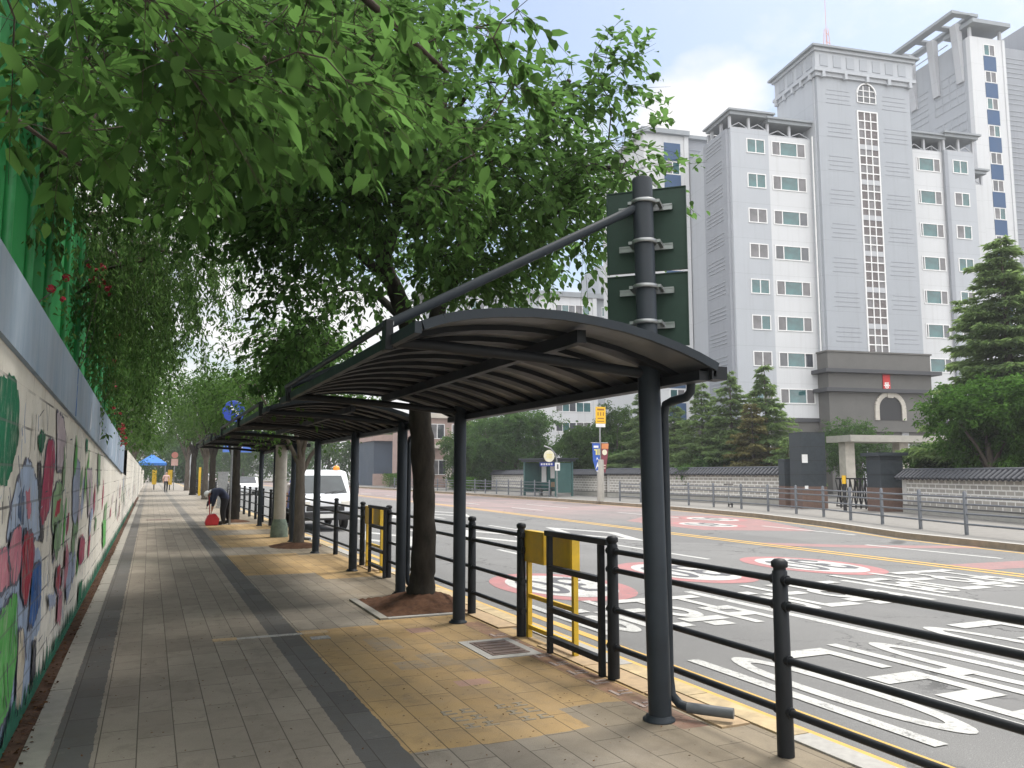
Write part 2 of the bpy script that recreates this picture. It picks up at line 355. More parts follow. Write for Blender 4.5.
class MB:
    def __init__(s): s.v, s.f, s.m, s.s = [], [], [], []
    def add(s, vs, fs, mi=0, sm=False):
        b = len(s.v); s.v += [tuple(map(float, p)) for p in vs]
        for f in fs: s.f.append(tuple(b + i for i in f)); s.m.append(mi); s.s.append(sm)
    def quad(s, a, b, c, d, mi=0): s.add([a, b, c, d], [(0, 1, 2, 3)], mi)
    def box(s, x0, y0, z0, x1, y1, z1, mi=0, M4=None):
        vs = [(x, y, z) for z in (z0, z1) for y in (y0, y1) for x in (x0, x1)]
        if M4 is not None: vs = [tuple(M4 @ Vector(p)) for p in vs]
        s.add(vs, [(0, 2, 3, 1), (4, 5, 7, 6), (0, 1, 5, 4), (2, 6, 7, 3), (0, 4, 6, 2), (1, 3, 7, 5)], mi)
    def beam(s, p0, p1, w, h, mi=0, up=(0, 0, 1)):
        p0, p1 = Vector(p0), Vector(p1); d = (p1 - p0).normalized(); u = Vector(up)
        sd = d.cross(u).normalized() * w / 2; u2 = sd.cross(d).normalized() * h / 2
        vs = [p + a * sd + b * u2 for p in (p0, p1) for a, b in ((-1, -1), (1, -1), (1, 1), (-1, 1))]
        s.add(vs, [(0, 1, 2, 3), (7, 6, 5, 4), (0, 4, 5, 1), (1, 5, 6, 2), (2, 6, 7, 3), (3, 7, 4, 0)], mi)
    def tube(s, pts, r, n=10, mi=0, cap=True, jitter=0):
        pts = [Vector(p) for p in pts]; k = len(pts)
        rs = r if isinstance(r, (list, tuple)) else [r] * k
        ref = Vector((.123, .456, .88)).normalized(); vs = []
        prev = None
        for i, p in enumerate(pts):
            d = (pts[min(i + 1, k - 1)] - pts[max(i - 1, 0)]).normalized()
            if prev is None:
                a = d.cross(ref); a = a.normalized() if a.length > .05 else d.cross(Vector((1, 0, 0))).normalized()
            else: a = (prev - d * prev.dot(d)).normalized()
            prev = a; b = d.cross(a)
            for j in range(n):
                th = 2 * math.pi * j / n; q = rs[i] * (1 + (random.uniform(-jitter, jitter) if jitter else 0))
                vs.append(p + a * math.cos(th) * q + b * math.sin(th) * q)
        fs = [(i * n + j, i * n + (j + 1) % n, (i + 1) * n + (j + 1) % n, (i + 1) * n + j) for i in range(k - 1) for j in range(n)]
        s.add(vs, fs, mi, True)
        if cap:
            s.add([vs[j] for j in range(n)][::-1], [tuple(range(n))], mi)
            s.add(vs[-n:], [tuple(range(n))], mi)
    def lathe(s, prof, c=(0, 0, 0), n=16, mi=0, axis='z'):
        vs = []
        for r, z in prof:
            for j in range(n):
                t = 2 * math.pi * j / n; a, b = r * math.cos(t), r * math.sin(t)
                q = (a, b, z) if axis == 'z' else ((a, z, b) if axis == 'y' else (z, a, b))
                vs.append((c[0] + q[0], c[1] + q[1], c[2] + q[2]))
        k = len(prof)
        s.add(vs, [(i * n + j, i * n + (j + 1) % n, (i + 1) * n + (j + 1) % n, (i + 1) * n + j) for i in range(k - 1) for j in range(n)], mi, True)
        s.add(vs[:n][::-1], [tuple(range(n))], mi); s.add(vs[-n:], [tuple(range(n))], mi)
    def prism(s, pts, off, mi=0):
        pts = [Vector(p) for p in pts]; off = Vector(off); n = len(pts)
        s.add(pts + [p + off for p in pts], [tuple(range(n))[::-1], tuple(range(n, 2 * n))] + [(i, (i + 1) % n, n + (i + 1) % n, n + i) for i in range(n)], mi)
    def ball(s, c, r, n=10, mi=0, sq=(1, 1, 1)):
        prof = [(math.sin(math.pi * i / n) * r, -math.cos(math.pi * i / n) * r) for i in range(n + 1)]
        b = len(s.v); s.lathe([(max(a, 1e-4), z) for a, z in prof], (0, 0, 0), n + 2, mi)
        for i in range(b, len(s.v)):
            p = s.v[i]; s.v[i] = (c[0] + p[0] * sq[0], c[1] + p[1] * sq[1], c[2] + p[2] * sq[2])
    def build(s, name, mats, parent=None, off=None, bevel=0):
        me = bpy.data.meshes.new(name)
        if off is None and parent is not None:
            root = parent
            while root.parent is not None: root = root.parent
            if root.rotation_euler.z == 0: off = tuple(root.location)
        v = s.v
        if off is not None and (off[0] or off[1] or off[2]): v = [(p[0] - off[0], p[1] - off[1], p[2] - off[2]) for p in v]
        me.from_pydata(v, [], s.f)
        mats = mats if isinstance(mats, (list, tuple)) else [mats]
        for m_ in mats: me.materials.append(m_)
        me.polygons.foreach_set('material_index', s.m); me.polygons.foreach_set('use_smooth', s.s); me.update()
        o = bpy.data.objects.new(name, me); COL.objects.link(o)
        if parent is not None: o.parent = parent
        if bevel:
            b = o.modifiers.new('b', 'BEVEL'); b.width = bevel; b.segments = 2; b.limit_method = 'ANGLE'
        return o

def copy_tree(o, parent=None):
    c = o.copy(); COL.objects.link(c)
    if parent is not None: c.parent = parent
    for ch in list(o.children): copy_tree(ch, c)
    return c

def struct(mb, name, mats): return tag(mb.build(name, mats), kind='structure')

# ------------------------------------------------------------------ leaves
def norm(a): return a / np.maximum(np.linalg.norm(a, axis=-1, keepdims=True), 1e-9)

def leaf_obj(name, P, D, N, L, W, mat, parent=None, off=(0, 0, 0), fancy=False, curl=.18):
    """many small folded leaf blades as one crown mesh"""
    n = len(P); D = norm(D); S = norm(np.cross(N, D)); N = np.cross(D, S)
    L = np.broadcast_to(np.asarray(L, float), (n,))[:, None]; W = np.broadcast_to(np.asarray(W, float), (n,))[:, None]
    P = P - np.asarray(off)
    if not fancy:
        V = np.stack([P, P + D * L * .42 + S * W * .5 + N * W * .22, P + D * L - N * L * curl, P + D * L * .42 - S * W * .5 + N * W * .22], 1)
        F = np.array([[0, 1, 2], [0, 2, 3]])
    else:
        mid = [P, P + D * L * .3 - N * L * .01, P + D * L * .65 - N * L * .06, P + D * L - N * L * curl]
        l1 = P + D * L * .26 + S * W * .42 + N * W * .12; l2 = P + D * L * .58 + S * W * .47 + N * W * .08 - N * L * .05; l3 = P + D * L * .84 + S * W * .2 - N * L * .1
        r1 = P + D * L * .26 - S * W * .42 + N * W * .12; r2 = P + D * L * .58 - S * W * .47 + N * W * .08 - N * L * .05; r3 = P + D * L * .84 - S * W * .2 - N * L * .1
        V = np.stack(mid + [l1, l2, l3, r1, r2, r3], 1)
        F = [(0, 1, 4), (1, 2, 5, 4), (2, 3, 6), (2, 6, 5), (0, 7, 1), (1, 7, 8, 2), (2, 9, 3), (2, 8, 9)]
    k = V.shape[1]
    base = (np.arange(n) * k)
    if not fancy:
        faces = (base[:, None, None] + F[None]).reshape(-1, 3).tolist()
    else:
        faces = []
        for b in base.tolist(): faces += [tuple(b + i for i in f) for f in F]
    me = bpy.data.meshes.new(name); me.from_pydata(V.reshape(-1, 3).tolist(), [], faces)
    me.materials.append(mat)
    if fancy: me.polygons.foreach_set('use_smooth', [True] * len(faces))
    me.update()
    o = bpy.data.objects.new(name, me); COL.objects.link(o)
    if parent is not None: o.parent = parent
    return o

def sprays(centers, rad, per, K=5, droop=.35, hub=None, rg=rng, jit=.05, flat=.35):
    """leaf positions and directions on small twigs round each cluster centre"""
    C = np.asarray(centers, float); n = len(C)
    out = norm(C - np.asarray(hub)) if hub is not None else np.zeros_like(C)
    T = norm(rg.normal(size=(n, K, 3)) * [1, 1, .7] + out[:, None] * .8 - np.array([0, 0, droop]))
    tot = n * per
    ci = np.repeat(np.arange(n), per); ki = rg.integers(0, K, tot)
    t = (rg.random(tot) ** .75)
    d = T[ci, ki]; r_ = np.broadcast_to(np.asarray(rad, float), (n,))[ci]
    sd = norm(np.cross(d, norm(rg.normal(size=(tot, 3)) * .4 + [0, 0, 1]))) * np.where(rg.random(tot) < .5, -1, 1)[:, None]
    P = C[ci] + d * (t * r_)[:, None] + rg.normal(size=(tot, 3)) * jit - np.array([0, 0, 1]) * (t ** 2 * r_ * droop * .6)[:, None]
    D = norm(d * .55 + sd * .75 - np.array([0, 0, droop]) + rg.normal(size=(tot, 3)) * .25)
    N = norm(np.array([0, 0, 1]) + rg.normal(size=(tot, 3)) * flat)
    return P, D, N, T

def ellipsoid_clusters(n, c, r, rg=rng, shell=.35, thresh=None, lump=1.0):
    """cluster centres through an ellipsoid, denser to the outside, with holes"""
    out = []
    ph = rg.random(6) * 6.28
    while len(out) < n:
        d = norm(rg.normal(size=3)); rad = (shell + (1 - shell) * rg.random()) ** .6
        k = 1 + .16 * lump * math.sin(3 * d[0] + ph[0]) * math.sin(3.5 * d[1] + ph[1]) + .12 * lump * math.sin(6 * d[2] + ph[2]) * math.cos(5 * d[0] + ph[3])
        p = np.asarray(c) + d * rad * k * np.asarray(r)
        if thresh is not None and math.sin(p[0] * 2.1 + ph[3]) + math.sin(p[1] * 1.9 + ph[4]) + math.sin(p[2] * 2.6 + ph[5]) < thresh: continue
        out.append(p)
    return np.array(out)

def skeleton(mb, limbs, centers, r_tip=.006, r_base=.02, n=5, rg=random):
    """limbs = list of (points, radii); each cluster gets a twig back to the nearest wood"""
    nodes = []
    for pts, rs in limbs:
        if max(rs) > .1:   # knobbly thick wood
            P2, R2 = [], []
            for i in range(len(pts) - 1):
                for q in range(5):
                    f = q / 5; p = Vector(pts[i]).lerp(Vector(pts[i + 1]), f); P2.append(tuple(p + Vector((rg.uniform(-1, 1), rg.uniform(-1, 1), 0)) * rs[i] * .05)); R2.append((rs[i] + (rs[i + 1] - rs[i]) * f) * rg.uniform(.94, 1.07))
            mb.tube(P2 + [pts[-1]], R2 + [rs[-1]], 14, 0, True, .05)
        else: mb.tube(pts, rs, 9, 0, True, .05)
        for a, b in zip(pts[:-1], pts[1:]):
            for q in (0, .33, .66): nodes.append(Vector(a).lerp(Vector(b), q))
        nodes.append(Vector(pts[-1]))
    arr = np.array([tuple(p) for p in nodes])
    order = sorted(range(len(centers)), key=lambda i: float(np.min(np.linalg.norm(arr - centers[i], axis=1))))
    extra = arr
    for i in order:
        c = centers[i]; dd = np.linalg.norm(extra - c, axis=1) + .3 * np.maximum(0, extra[:, 2] - c[2])
        j = int(np.argmin(dd)); p = Vector(extra[j]); q = Vector(c); d = (q - p).length
        if d < .05: continue
        mid = p.lerp(q, .5) + Vector((rg.uniform(-.1, .1), rg.uniform(-.1, .1), rg.uniform(0, .16))) * d
        rb = min(r_base, r_tip + d * .008)
        mb.tube([p, mid, q], [rb, (rb + r_tip) / 2, r_tip], n, 0, False)
        extra = np.vstack([extra, [tuple(p.lerp(mid, .6)), tuple(mid), tuple(q)]])

# ------------------------------------------------------------------ setting
def strip(mb, L, Rr, z, mi=0):
    """sheet between two polylines of the same length"""
    for i in range(len(L) - 1): mb.quad((*L[i], z), (*Rr[i], z), (*Rr[i + 1], z), (*L[i + 1], z), mi)
KERB = [(14.6, -12), (15.6, 2), (16.6, 7), (17.57, 11.9), (18.25, 15.6), (20.0, 19.9), (21.6, 25.2), (22.7, 33), (23.1, 44), (22.9, 60), (22.3, 90), (21.5, 130), (20.5, 330)]
NEARK = 3.78
g = MB(); g.quad((-300, -90, -.4), (420, -90, -.4), (420, 560, -.4), (-300, 560, -.4)); struct(g, 'ground', M['earth'])
g = MB(); strip(g, [(NEARK, p[1]) for p in KERB], KERB, -.12); struct(g, 'road', M['asphalt'])
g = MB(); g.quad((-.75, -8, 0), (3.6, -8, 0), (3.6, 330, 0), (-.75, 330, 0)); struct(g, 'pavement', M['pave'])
g = MB()
y = -8.0
while y < 150:
    l = 1.0; g.box(3.6, y + .006, -.3, 3.78, y + l - .006, .012, 0 if random.random() < .25 else 1); y += l
struct(g, 'near_kerb', [M['granite'], M['kerb_ylw']])
g = MB(); strip(g, KERB, [(p[0] + .22, p[1]) for p in KERB], .035); 
for a, b in zip(KERB[:-1], KERB[1:]): g.quad((*a, -.12), (*b, -.12), (*b, .035), (*a, .035), 1)
struct(g, 'far_kerb', [M['granite'], simple('far_kerb_face', (.25, .2, .14), .85, .25, 4)])
g = MB(); strip(g, [(p[0] + .22, p[1]) for p in KERB], [(p[0] + 60, p[1]) for p in KERB], .03); struct(g, 'far_pavement', M['far_pave'])
# dirt gutter along the wall, pale edging slabs
g = MB(); 
ys = np.arange(-2, 60, .25); 
xr = [-.575 + .012 * math.sin(v * 3.1) + random.uniform(-.012, .012) for v in ys]
strip(g, [(-.74, v) for v in ys], list(zip(xr, ys)), .008); struct(g, 'dirt_gutter', M['dirt'])
g = MB(); y = -2.0
while y < 60:
    l = .9
    g.box(-.595 + random.uniform(-.006, .006), y + .006, -.05, -.457, y + l - .006, .012 + random.uniform(-.003, .004), 0); y += l
struct(g, 'pavement_edging', M['edging'])
g = MB(); g.box(.62, 8.42, -.02, .84, 8.53, .005, 1); g.box(.84, 8.43, -.02, 1.46, 8.51, .004, 0); g.box(1.46, 8.41, -.02, 1.72, 8.55, .005, 1)
g.box(1.5, 8.12, -.02, 1.68, 8.26, .005, 0)
struct(g, 'pavement_paint', [mk_paint('pavement_white', (.46, .45, .42), .45), mk_paint('pavement_tan', (.5, .36, .2), .5)])
# worn grey letter-like inlay in the ochre blocks, dark cracks
g = MB()
for r_, yy in enumerate((5.28, 5.12, 4.96)):
    for q in range(5):
        if q == 2: continue
        x0 = 1.85 + q * .13 + r_ * .02; k = random.random()
        g.box(x0, yy, -.02, x0 + .1, yy + .022, .003); g.box(x0 + .04 * k, yy + .02, -.02, x0 + .04 * k + .022, yy + .09, .0035); g.box(x0 + .01, yy + .07, -.02, x0 + .085, yy + .088, .003)
struct(g, 'pavement_inlay', simple('grey_inlay', (.22, .19, .14), .9, .3, 20))
g = MB()
for q in range(9):
    yy = 4.9 + q * .33
    g.box(3.16, yy, -.02, 3.19, yy + .14, .0045); g.box(3.2, yy + .02, -.02, 3.3, yy + .045, .004); g.box(3.22, yy + .09, -.02, 3.31, yy + .11, .0042)
struct(g, 'kerbside_worn_paint', mk_paint('worn_pale_paint', (.42, .33, .29), .48))
g = MB(); y = 2.5
while y < 14:
    if random.random() < .7: g.box(3.36, y + .01, -.02, 3.58, y + .89, .010 + random.uniform(0, .006), 0)
    y += .9
struct(g, 'kerbside_slabs', M['slab_org'])
# embankment behind the mural wall
g = MB(); 
g.add([(-.98, -30, -.3), (-.98, 70, -.3), (-.98, -30, 1.7), (-.98, 70, 1.5), (-14, -30, 2.6), (-14, 70, 2.4), (-60, -30, 3), (-60, 70, 3)], [(0, 1, 3, 2), (2, 3, 5, 4), (4, 5, 7, 6)])
struct(g, 'embankment', M['earth'])

# ---- road markings
ZR = -.116
mk = MB()
YC = [(13.3, -12), (13.3, 9), (13.5, 19), (13.95, 31), (14.4, 42), (14.6, 70), (14.4, 150), (14, 300)]
for o_ in (0, .3): strip(mk, [(a + o_, b) for a, b in YC], [(a + o_ + .13, b) for a, b in YC], ZR)
for o_ in (4.02, 4.28): strip(mk, [(o_, -10), (o_, 150)], [(o_ + .11, -10), (o_ + .11, 150)], ZR)
KY = [(p[0] - .35, p[1]) for p in KERB]; strip(mk, KY, [(p[0] + .12, p[1]) for p in KY], ZR)
struct(mk, 'yellow_road_lines', M['markyel'])
mk = MB()
mk.box(7.17, -8, -.13, 7.31, 10.0, ZR); mk.box(10.2, -8, -.13, 10.33, 10.0, ZR)
for k in range(14):
    for X in (7.2, 10.25):
        y0 = 13.5 + k * 8; mk.box(X, y0, -.13, X + .12, y0 + 3.6, ZR)
for (a, b) in (((15.76, 14.64), (15.74, 11.2)), ((18.3, 21.2), (17.95, 17.0)), ((18.8, 31), (18.6, 26)), ((19, 41), (19, 36))): 
    strip(mk, [(a[0], a[1]), b], [(a[0] + .14, a[1]), (b[0] + .14, b[1])], ZR)
for k in range(6): mk.box(16.6, 34 + 8 * k, -.13, 16.73, 37.5 + 8 * k, ZR)
# diamonds
def diamond(cx, cy, w, l, t_):
    P = [(cx, cy - l), (cx + w, cy), (cx, cy + l), (cx - w, cy)]; k = 1 - t_ / w
    Q = [(cx + (p[0] - cx) * k, cy + (p[1] - cy) * k) for p in P]
    for i in range(4):
        j = (i + 1) % 4; mk.quad((*P[i], ZR), (*P[j], ZR), (*Q[j], ZR), (*Q[i], ZR))
diamond(11.6, 20.6, .85, 2.9, .28); diamond(8.7, 20.8, .85, 2.9, .28); diamond(5.85, 21.2, .8, 2.9, .28)
diamond(11.6, 33, .85, 2.9, .28); diamond(8.7, 33, .85, 2.9, .28)
struct(mk, 'white_road_lines', M['markwhite'])

# lettering: strokes as (x, y) polylines in a unit cell, rings as ('o', cx, cy, rx, ry)
GL = {
 '어': [('o', .3, .5, .25, .46), [(.88, 0), (.88, 1)], [(.58, .5), (.88, .5)]],
 '린': [[(.05, .97), (.6, .97), (.6, .74), (.08, .74), (.08, .48), (.68, .48)], [(.9, .38), (.9, 1)], [(.15, .3), (.15, .04), (.95, .04)]],
 '이': [('o', .33, .5, .28, .47), [(.9, 0), (.9, 1)]],
 '보': [[(.18, 1), (.18, .55), (.82, .55), (.82, 1)], [(.18, .78), (.82, .78)], [(.5, .52), (.5, .12)], [(0, .08), (1, .08)]],
 '호': [[(.35, .98), (.65, .98)], [(.08, .83), (.92, .83)], ('o', .5, .55, .3, .17), [(.5, .36), (.5, .1)], [(0, .07), (1, .07)]],
 '구': [[(.1, .94), (.88, .94), (.88, .56)], [(0, .42), (1, .42)], [(.5, .4), (.5, 0)]],
 '역': [('o', .28, .74, .22, .22), [(.9, .42), (.9, 1)], [(.55, .85), (.9, .85)], [(.55, .64), (.9, .64)], [(.15, .3), (.9, .3), (.9, 0)]],
 '3': [[(.12, .82), (.25, .95), (.5, 1), (.78, .93), (.86, .76), (.74, .58), (.45, .53)], [(.45, .53), (.78, .46), (.9, .26), (.76, .07), (.5, 0), (.22, .05), (.1, .2)]],
 '0': [('o', .5, .5, .4, .48)],
 '동': [[(.85, .95), (.2, .95), (.2, .7), (.85, .7)], [(.5, .7), (.5, .5)], [(0, .48), (1, .48)], ('o', .5, .2, .28, .18)],
}
def seg2d(a, b, tx, ty):
    """stroke from a to b, thickness tx across and ty along"""
    dx, dy = b[0] - a[0], b[1] - a[1]; l = math.hypot(dx / max(tx, 1e-6), dy / max(ty, 1e-6)) or 1
    ux, uy = dx / tx / l, dy / ty / l; px, py = -uy, ux
    e = .5
    f = lambda q, i, j: (q[0] + (ux * e * i + px * e * j) * tx, q[1] + (uy * e * i + py * e * j) * ty)
    return [f(a, -1, -1), f(b, 1, -1), f(b, 1, 1), f(a, -1, 1)]
def glyph(mb, ch, fn, tx, ty, w, h, mi=0):
    for k, st in enumerate(GL[ch]):
        lift = k * .0012
        if st[0] == 'o':
            _, cx, cy, rx, ry = st; n = 36
            for i in range(n):
                a0, a1 = 2 * math.pi * i / n, 2 * math.pi * (i + 1) / n
                o1 = lambda a, s_: (cx * w + math.cos(a) * (rx * w + s_ * tx / 2), cy * h + math.sin(a) * (ry * h + s_ * ty / 2))
                mb.add([fn(*o1(a0, 1), lift), fn(*o1(a1, 1), lift), fn(*o1(a1, -1), lift), fn(*o1(a0, -1), lift)], [(0, 1, 2, 3)], mi)
        else:
            for i, (a, b) in enumerate(zip(st[:-1], st[1:])):
                q = seg2d((a[0] * w, a[1] * h), (b[0] * w, b[1] * h), tx, ty)
                mb.add([fn(*p, lift + i * .0003) for p in q], [(0, 1, 2, 3)], mi)
tx = MB()
def road_word(word, Xr, Y1, w, h, gap):
    for i, ch in enumerate(word):
        x1 = Xr - i * (w + gap)
        glyph(tx, ch, lambda gx, gy, l, x1=x1: (x1 - gx, Y1 - gy, ZR + .002 + l), .125, .24, w, h)
for c_, sh in ((5.78, 0), (8.72, .35), (11.75, .7)):
    road_word('어린이', c_ + 1.22, 6.25 + sh, .74, 2.35, .1)
    road_word('보호구역', c_ + 1.22, 9.7 + sh, .56, 1.95, .08)
struct(tx, 'road_lettering', M['markwhite'])
cm = MB()
def disc(cx, cy, rx, ry, z, mi, n=48):
    cm.add([(cx + rx * math.cos(2 * math.pi * i / n), cy + ry * math.sin(2 * math.pi * i / n), z) for i in range(n)], [tuple(range(n))], mi)
for cx, cy, z0 in ((5.82, 11.3, 0), (8.62, 12.0, 0), (11.4, 11.9, 0), (17.1, 22.4, 0), (19.3, 25.0, 0)):
    disc(cx, cy, .97, 1.6, ZR, 0); disc(cx, cy, .74, 1.25, ZR + .003, 1)
    for ch, dx in (('3', .56), ('0', -.06)):
        glyph(cm, ch, lambda gx, gy, l, cx=cx, cy=cy, dx=dx: (cx + dx - gx, cy + .72 - gy, ZR + .006 + l), .125, .22, .5, 1.42, 2)
struct(cm, 'speed_limit_markings', [M['markred'], M['markwhite'], M['markgrey']])
rb = MB()
rb.add([(*p, ZR - .002) for p in [(13.8, 10.9), (17.0, 10.7), (16.3, 9.9), (13.8, 10.0)]], [(0, 1, 2, 3)])
rb.add([(*p, ZR - .002) for p in [(13.9, 16.2), (15.4, 14.8), (18.0, 13.3), (17.5, 12.9), (15.2, 14.0), (13.9, 15.2)]], [tuple(range(6))])
rb.add([(*p, ZR - .002) for p in [(15.4, 20.4), (18.2, 18.6), (20.8, 24.2), (20.9, 27.0), (18.4, 28.0), (15.8, 25.4)]], [tuple(range(6))])
struct(rb, 'red_road_surfacing', mk_paint('faded_red_surfacing', (.31, .175, .17), .50))

# ------------------------------------------------------------------ mural wall
wt = thing('mural_wall', 'long white block wall painted with coloured leaf shapes along the path', 'wall', (-.87, 3, 0))
def ztop(y): return 2.70 - .0135 * (y - 4) if y < 26 else 2.40 - .006 * (y - 26)
def zband(y): return 2.30 - .0335 * (y - 4) if y < 24 else max(1.0, 1.63 - .02 * (y - 24))
g = MB(); ys = list(np.arange(-6, 27, 3.0)) + [30, 36, 42, 50, 60, 75, 95, 115]
for a, b in zip(ys[:-1], ys[1:]):
    za, zb = (zband(a), zband(b)) if a < 27 else (ztop(a), ztop(b))
    if b > 26 and a < 27: zb = zband(b)
    g.add([(-.72, a, -.2), (-.72, b, -.2), (-.72, b, zb), (-.72, a, za), (-1.02, a, -.2), (-1.02, b, -.2), (-1.02, b, zb), (-1.02, a, za)],
          [(0, 1, 2, 3), (4, 7, 6, 5), (3, 2, 6, 7)])
# painted shapes as thin layers on the face
def paint(poly, mi, d, jag=.022, sub=.04):
    out = []
    if len(poly) > 4:
        poly = [q for a, b in zip(poly, poly[1:] + poly[:1]) for q in ((a[0] * .88 + b[0] * .12, a[1] * .88 + b[1] * .12), (a[0] * .12 + b[0] * .88, a[1] * .12 + b[1] * .88))]
    for (a, b) in zip(poly, poly[1:] + poly[:1]):
        n = max(1, int(math.hypot(b[0] - a[0], (b[1] - a[1])) / sub))
        for i in range(n):
            f = i / n; out.append((a[0] + (b[0] - a[0]) * f + random.uniform(-jag, jag), max(.01, a[1] + (b[1] - a[1]) * f + random.uniform(-jag, jag))))
    g.add([(-.72 + d, p[0], p[1]) for p in out], [tuple(range(len(out)))], mi)
def grow_poly(poly, k):
    cx = sum(p[0] for p in poly) / len(poly); cy = sum(p[1] for p in poly) / len(poly)
    return [(p[0] + k * (1 if p[0] > cx else -1) * min(1, abs(p[0] - cx) * 8), p[1] + k * .8 * (1 if p[1] > cy else -1) * min(1, abs(p[1] - cy) * 8)) for p in poly]
MURAL = [
 ('sky',[(4.97,1.21),(7.12,1.03),(7.33,0.42),(6.88,0.39),(6.91,0.16),(6.64,.02),(5.68,.02),(5.0,0.03)],0),
 ('sky',[(2.0,1.1),(4.97,1.21),(5.0,.03),(2.0,.03)],0),
 ('green',[(4.1,1.95),(4.53,2.03),(4.88,2.1),(5.08,2.13),(5.31,2.13),(5.5,1.99),(5.56,1.8),(5.36,1.59),(5.21,1.52),(4.72,1.55),(4.2,1.5)],0),
 ('sky',[(6.0,1.69),(6.29,1.62),(6.71,1.48),(6.97,1.28),(6.9,1.12),(5.72,1.2),(5.33,1.23),(5.43,1.41),(5.66,1.58)],1),
 ('navy',[(5.7,1.48),(5.91,1.51),(6.01,1.29),(5.73,1.31)],0),('pink',[(5.98,1.49),(6.18,1.5),(6.35,1.31),(6.13,1.31)],0),
 ('dark',[(6.46,1.69),(6.68,1.69),(6.89,1.44),(7.16,1.08),(6.91,1.1),(6.66,1.44)],0),
 ('green',[(6.38,1.85),(6.64,1.91),(6.85,1.87),(6.79,1.78),(6.67,1.71)],0),
 ('crimson',[(7.08,1.85),(7.44,1.86),(7.61,1.67),(7.45,1.34),(7.01,1.2),(6.81,1.29),(6.85,1.51),(6.95,1.78)],1),
 ('leaf',[(7.84,1.52),(8.28,1.52),(8.59,1.2),(8.02,1.03),(7.64,1.16),(7.6,1.42)],1),('red',[(7.93,1.37),(8.25,1.38),(8.22,1.24),(7.8,1.24)],0),
 ('lilac',[(7.48,2.1),(8.02,2.08),(8.4,1.92),(8.21,1.63),(7.79,1.61),(7.63,1.89)],1),
 ('steel',[(9.65,1.75),(10.2,1.7),(10.36,1.23),(9.99,1.03),(9.58,1.16),(9.36,1.48)],1),
 ('green',[(10.85,2.0),(11.19,2.0),(11.26,1.85),(10.92,1.84)],0),('lilac',[(11.25,1.64),(12.21,1.65),(12.93,1.14),(11.97,1.04)],1),
 ('leaf',[(13.36,1.9),(14.07,1.86),(14.41,1.41),(13.67,1.46)],0),('leaf',[(16.27,1.02),(17.15,1.08),(16.9,0.43),(15.87,0.41)],0),
 ('pink',[(10.62,0.87),(11.22,0.86),(11.33,0.54),(10.82,0.59)],0),
 ('pink',[(5.47,1.26),(5.85,1.27),(5.95,1.05),(5.8,0.93),(5.53,0.98),(5.41,1.14)],1),('pink',[(4.6,1.19),(5.34,1.18),(5.48,0.97),(4.7,0.92)],1),
 ('red',[(6.0,1.24),(6.4,1.2),(6.56,1.03),(6.31,0.72),(6.04,0.84),(5.92,1.11)],1),('blue',[(6.52,0.95),(6.97,0.95),(7.12,0.65),(6.73,0.53),(6.49,0.56),(6.51,0.8)],1),
 ('lime',[(4.9,.8),(5.63,0.89),(5.84,0.85),(6.0,0.47),(5.75,0.19),(5.0,0.15)],1),('cream',[(6.0,0.63),(6.24,0.57),(6.39,0.39),(6.31,0.08),(6.09,0.12),(6.03,0.41)],1),
 ('dark',[(6.77,0.43),(6.97,0.39),(7.04,0.13),(6.86,0.08)],0),
 ('red',[(8.18,0.77),(8.45,0.77),(8.62,0.58),(8.37,0.53),(8.12,0.64)],1),('pink',[(8.43,0.58),(8.87,0.46),(8.81,0.18),(8.46,0.29)],0),
 ('steel',[(9.21,0.79),(9.68,0.78),(9.8,0.44),(9.35,0.3),(9.15,0.52)],1),('steel',[(7.53,0.64),(8.17,0.57),(8.23,0.45),(7.72,0.5)],0),
 ('green',[(10.93,0.32),(11.45,0.3),(11.38,0.06),(10.91,0.08)],0),('crimson',[(10.75,0.87),(11.47,0.78),(11.5,0.54),(10.76,0.54),(10.55,0.71)],1),
 ('leaf',[(7.82,1.18),(8.35,1.18),(8.34,0.96),(8.01,0.85),(7.75,1.0)],0),('lime',[(15.65,0.8),(16.81,0.74),(17.1,0.3),(16.2,0.27)],0),
]
MK = list(MUR) + ['base', 'line']
wm = [M['wallwhite']] + [M['mur_' + k] for k in MK]
for i, (c, poly, ol) in enumerate(MURAL):
    d = .002 + i * .0006
    if ol: paint(grow_poly(poly, .020), 1 + MK.index('line'), d, .016)
    paint(poly, 1 + MK.index(c), d + .0003)
for i in range(84):   # thin dark brush strokes and further leaf shapes down the wall
    yy = random.choice([random.uniform(2.2, 4.3), random.uniform(7.4, 14), random.uniform(9, 30), random.uniform(12, 48)]); zz = random.uniform(.3, max(.6, zband(yy) - .5))
    w = random.uniform(.12, .3); h = random.uniform(.25, .6); c = random.choice(['lilac', 'steel', 'leaf', 'pink', 'sky', 'lime', 'crimson', 'green', 'lilac', 'steel'])
    s_ = random.uniform(-.2, .2)
    paint([(yy + s_, zz + h), (yy + w, zz + h * .6), (yy + w * .8, zz + h * .2), (yy, zz), (yy - w * .6, zz + h * .3), (yy - w * .3, zz + h * .7)], 1 + MK.index(c), .002 + i * .0002)
for i in range(220):
    yy = random.choice([random.uniform(4, 9), random.uniform(5, 16)]); zz = random.uniform(.2, 2.0); l = random.uniform(.05, .3); a = random.choice([1.57, 1.57, .3, 2.2]) + random.uniform(-.3, .3)
    dx, dz = math.cos(a) * l, math.sin(a) * l
    paint([(yy, zz), (yy + dx, min(zz + dz, zband(yy) - .06)), (yy + dx + .02, min(zz + dz, zband(yy) - .06) + .012), (yy + .022, zz + .012)], 1 + MK.index(random.choice(['line', 'dark', 'line', 'steel'])), .024 + i * .00005, .004)
band = []
yy = 2.0
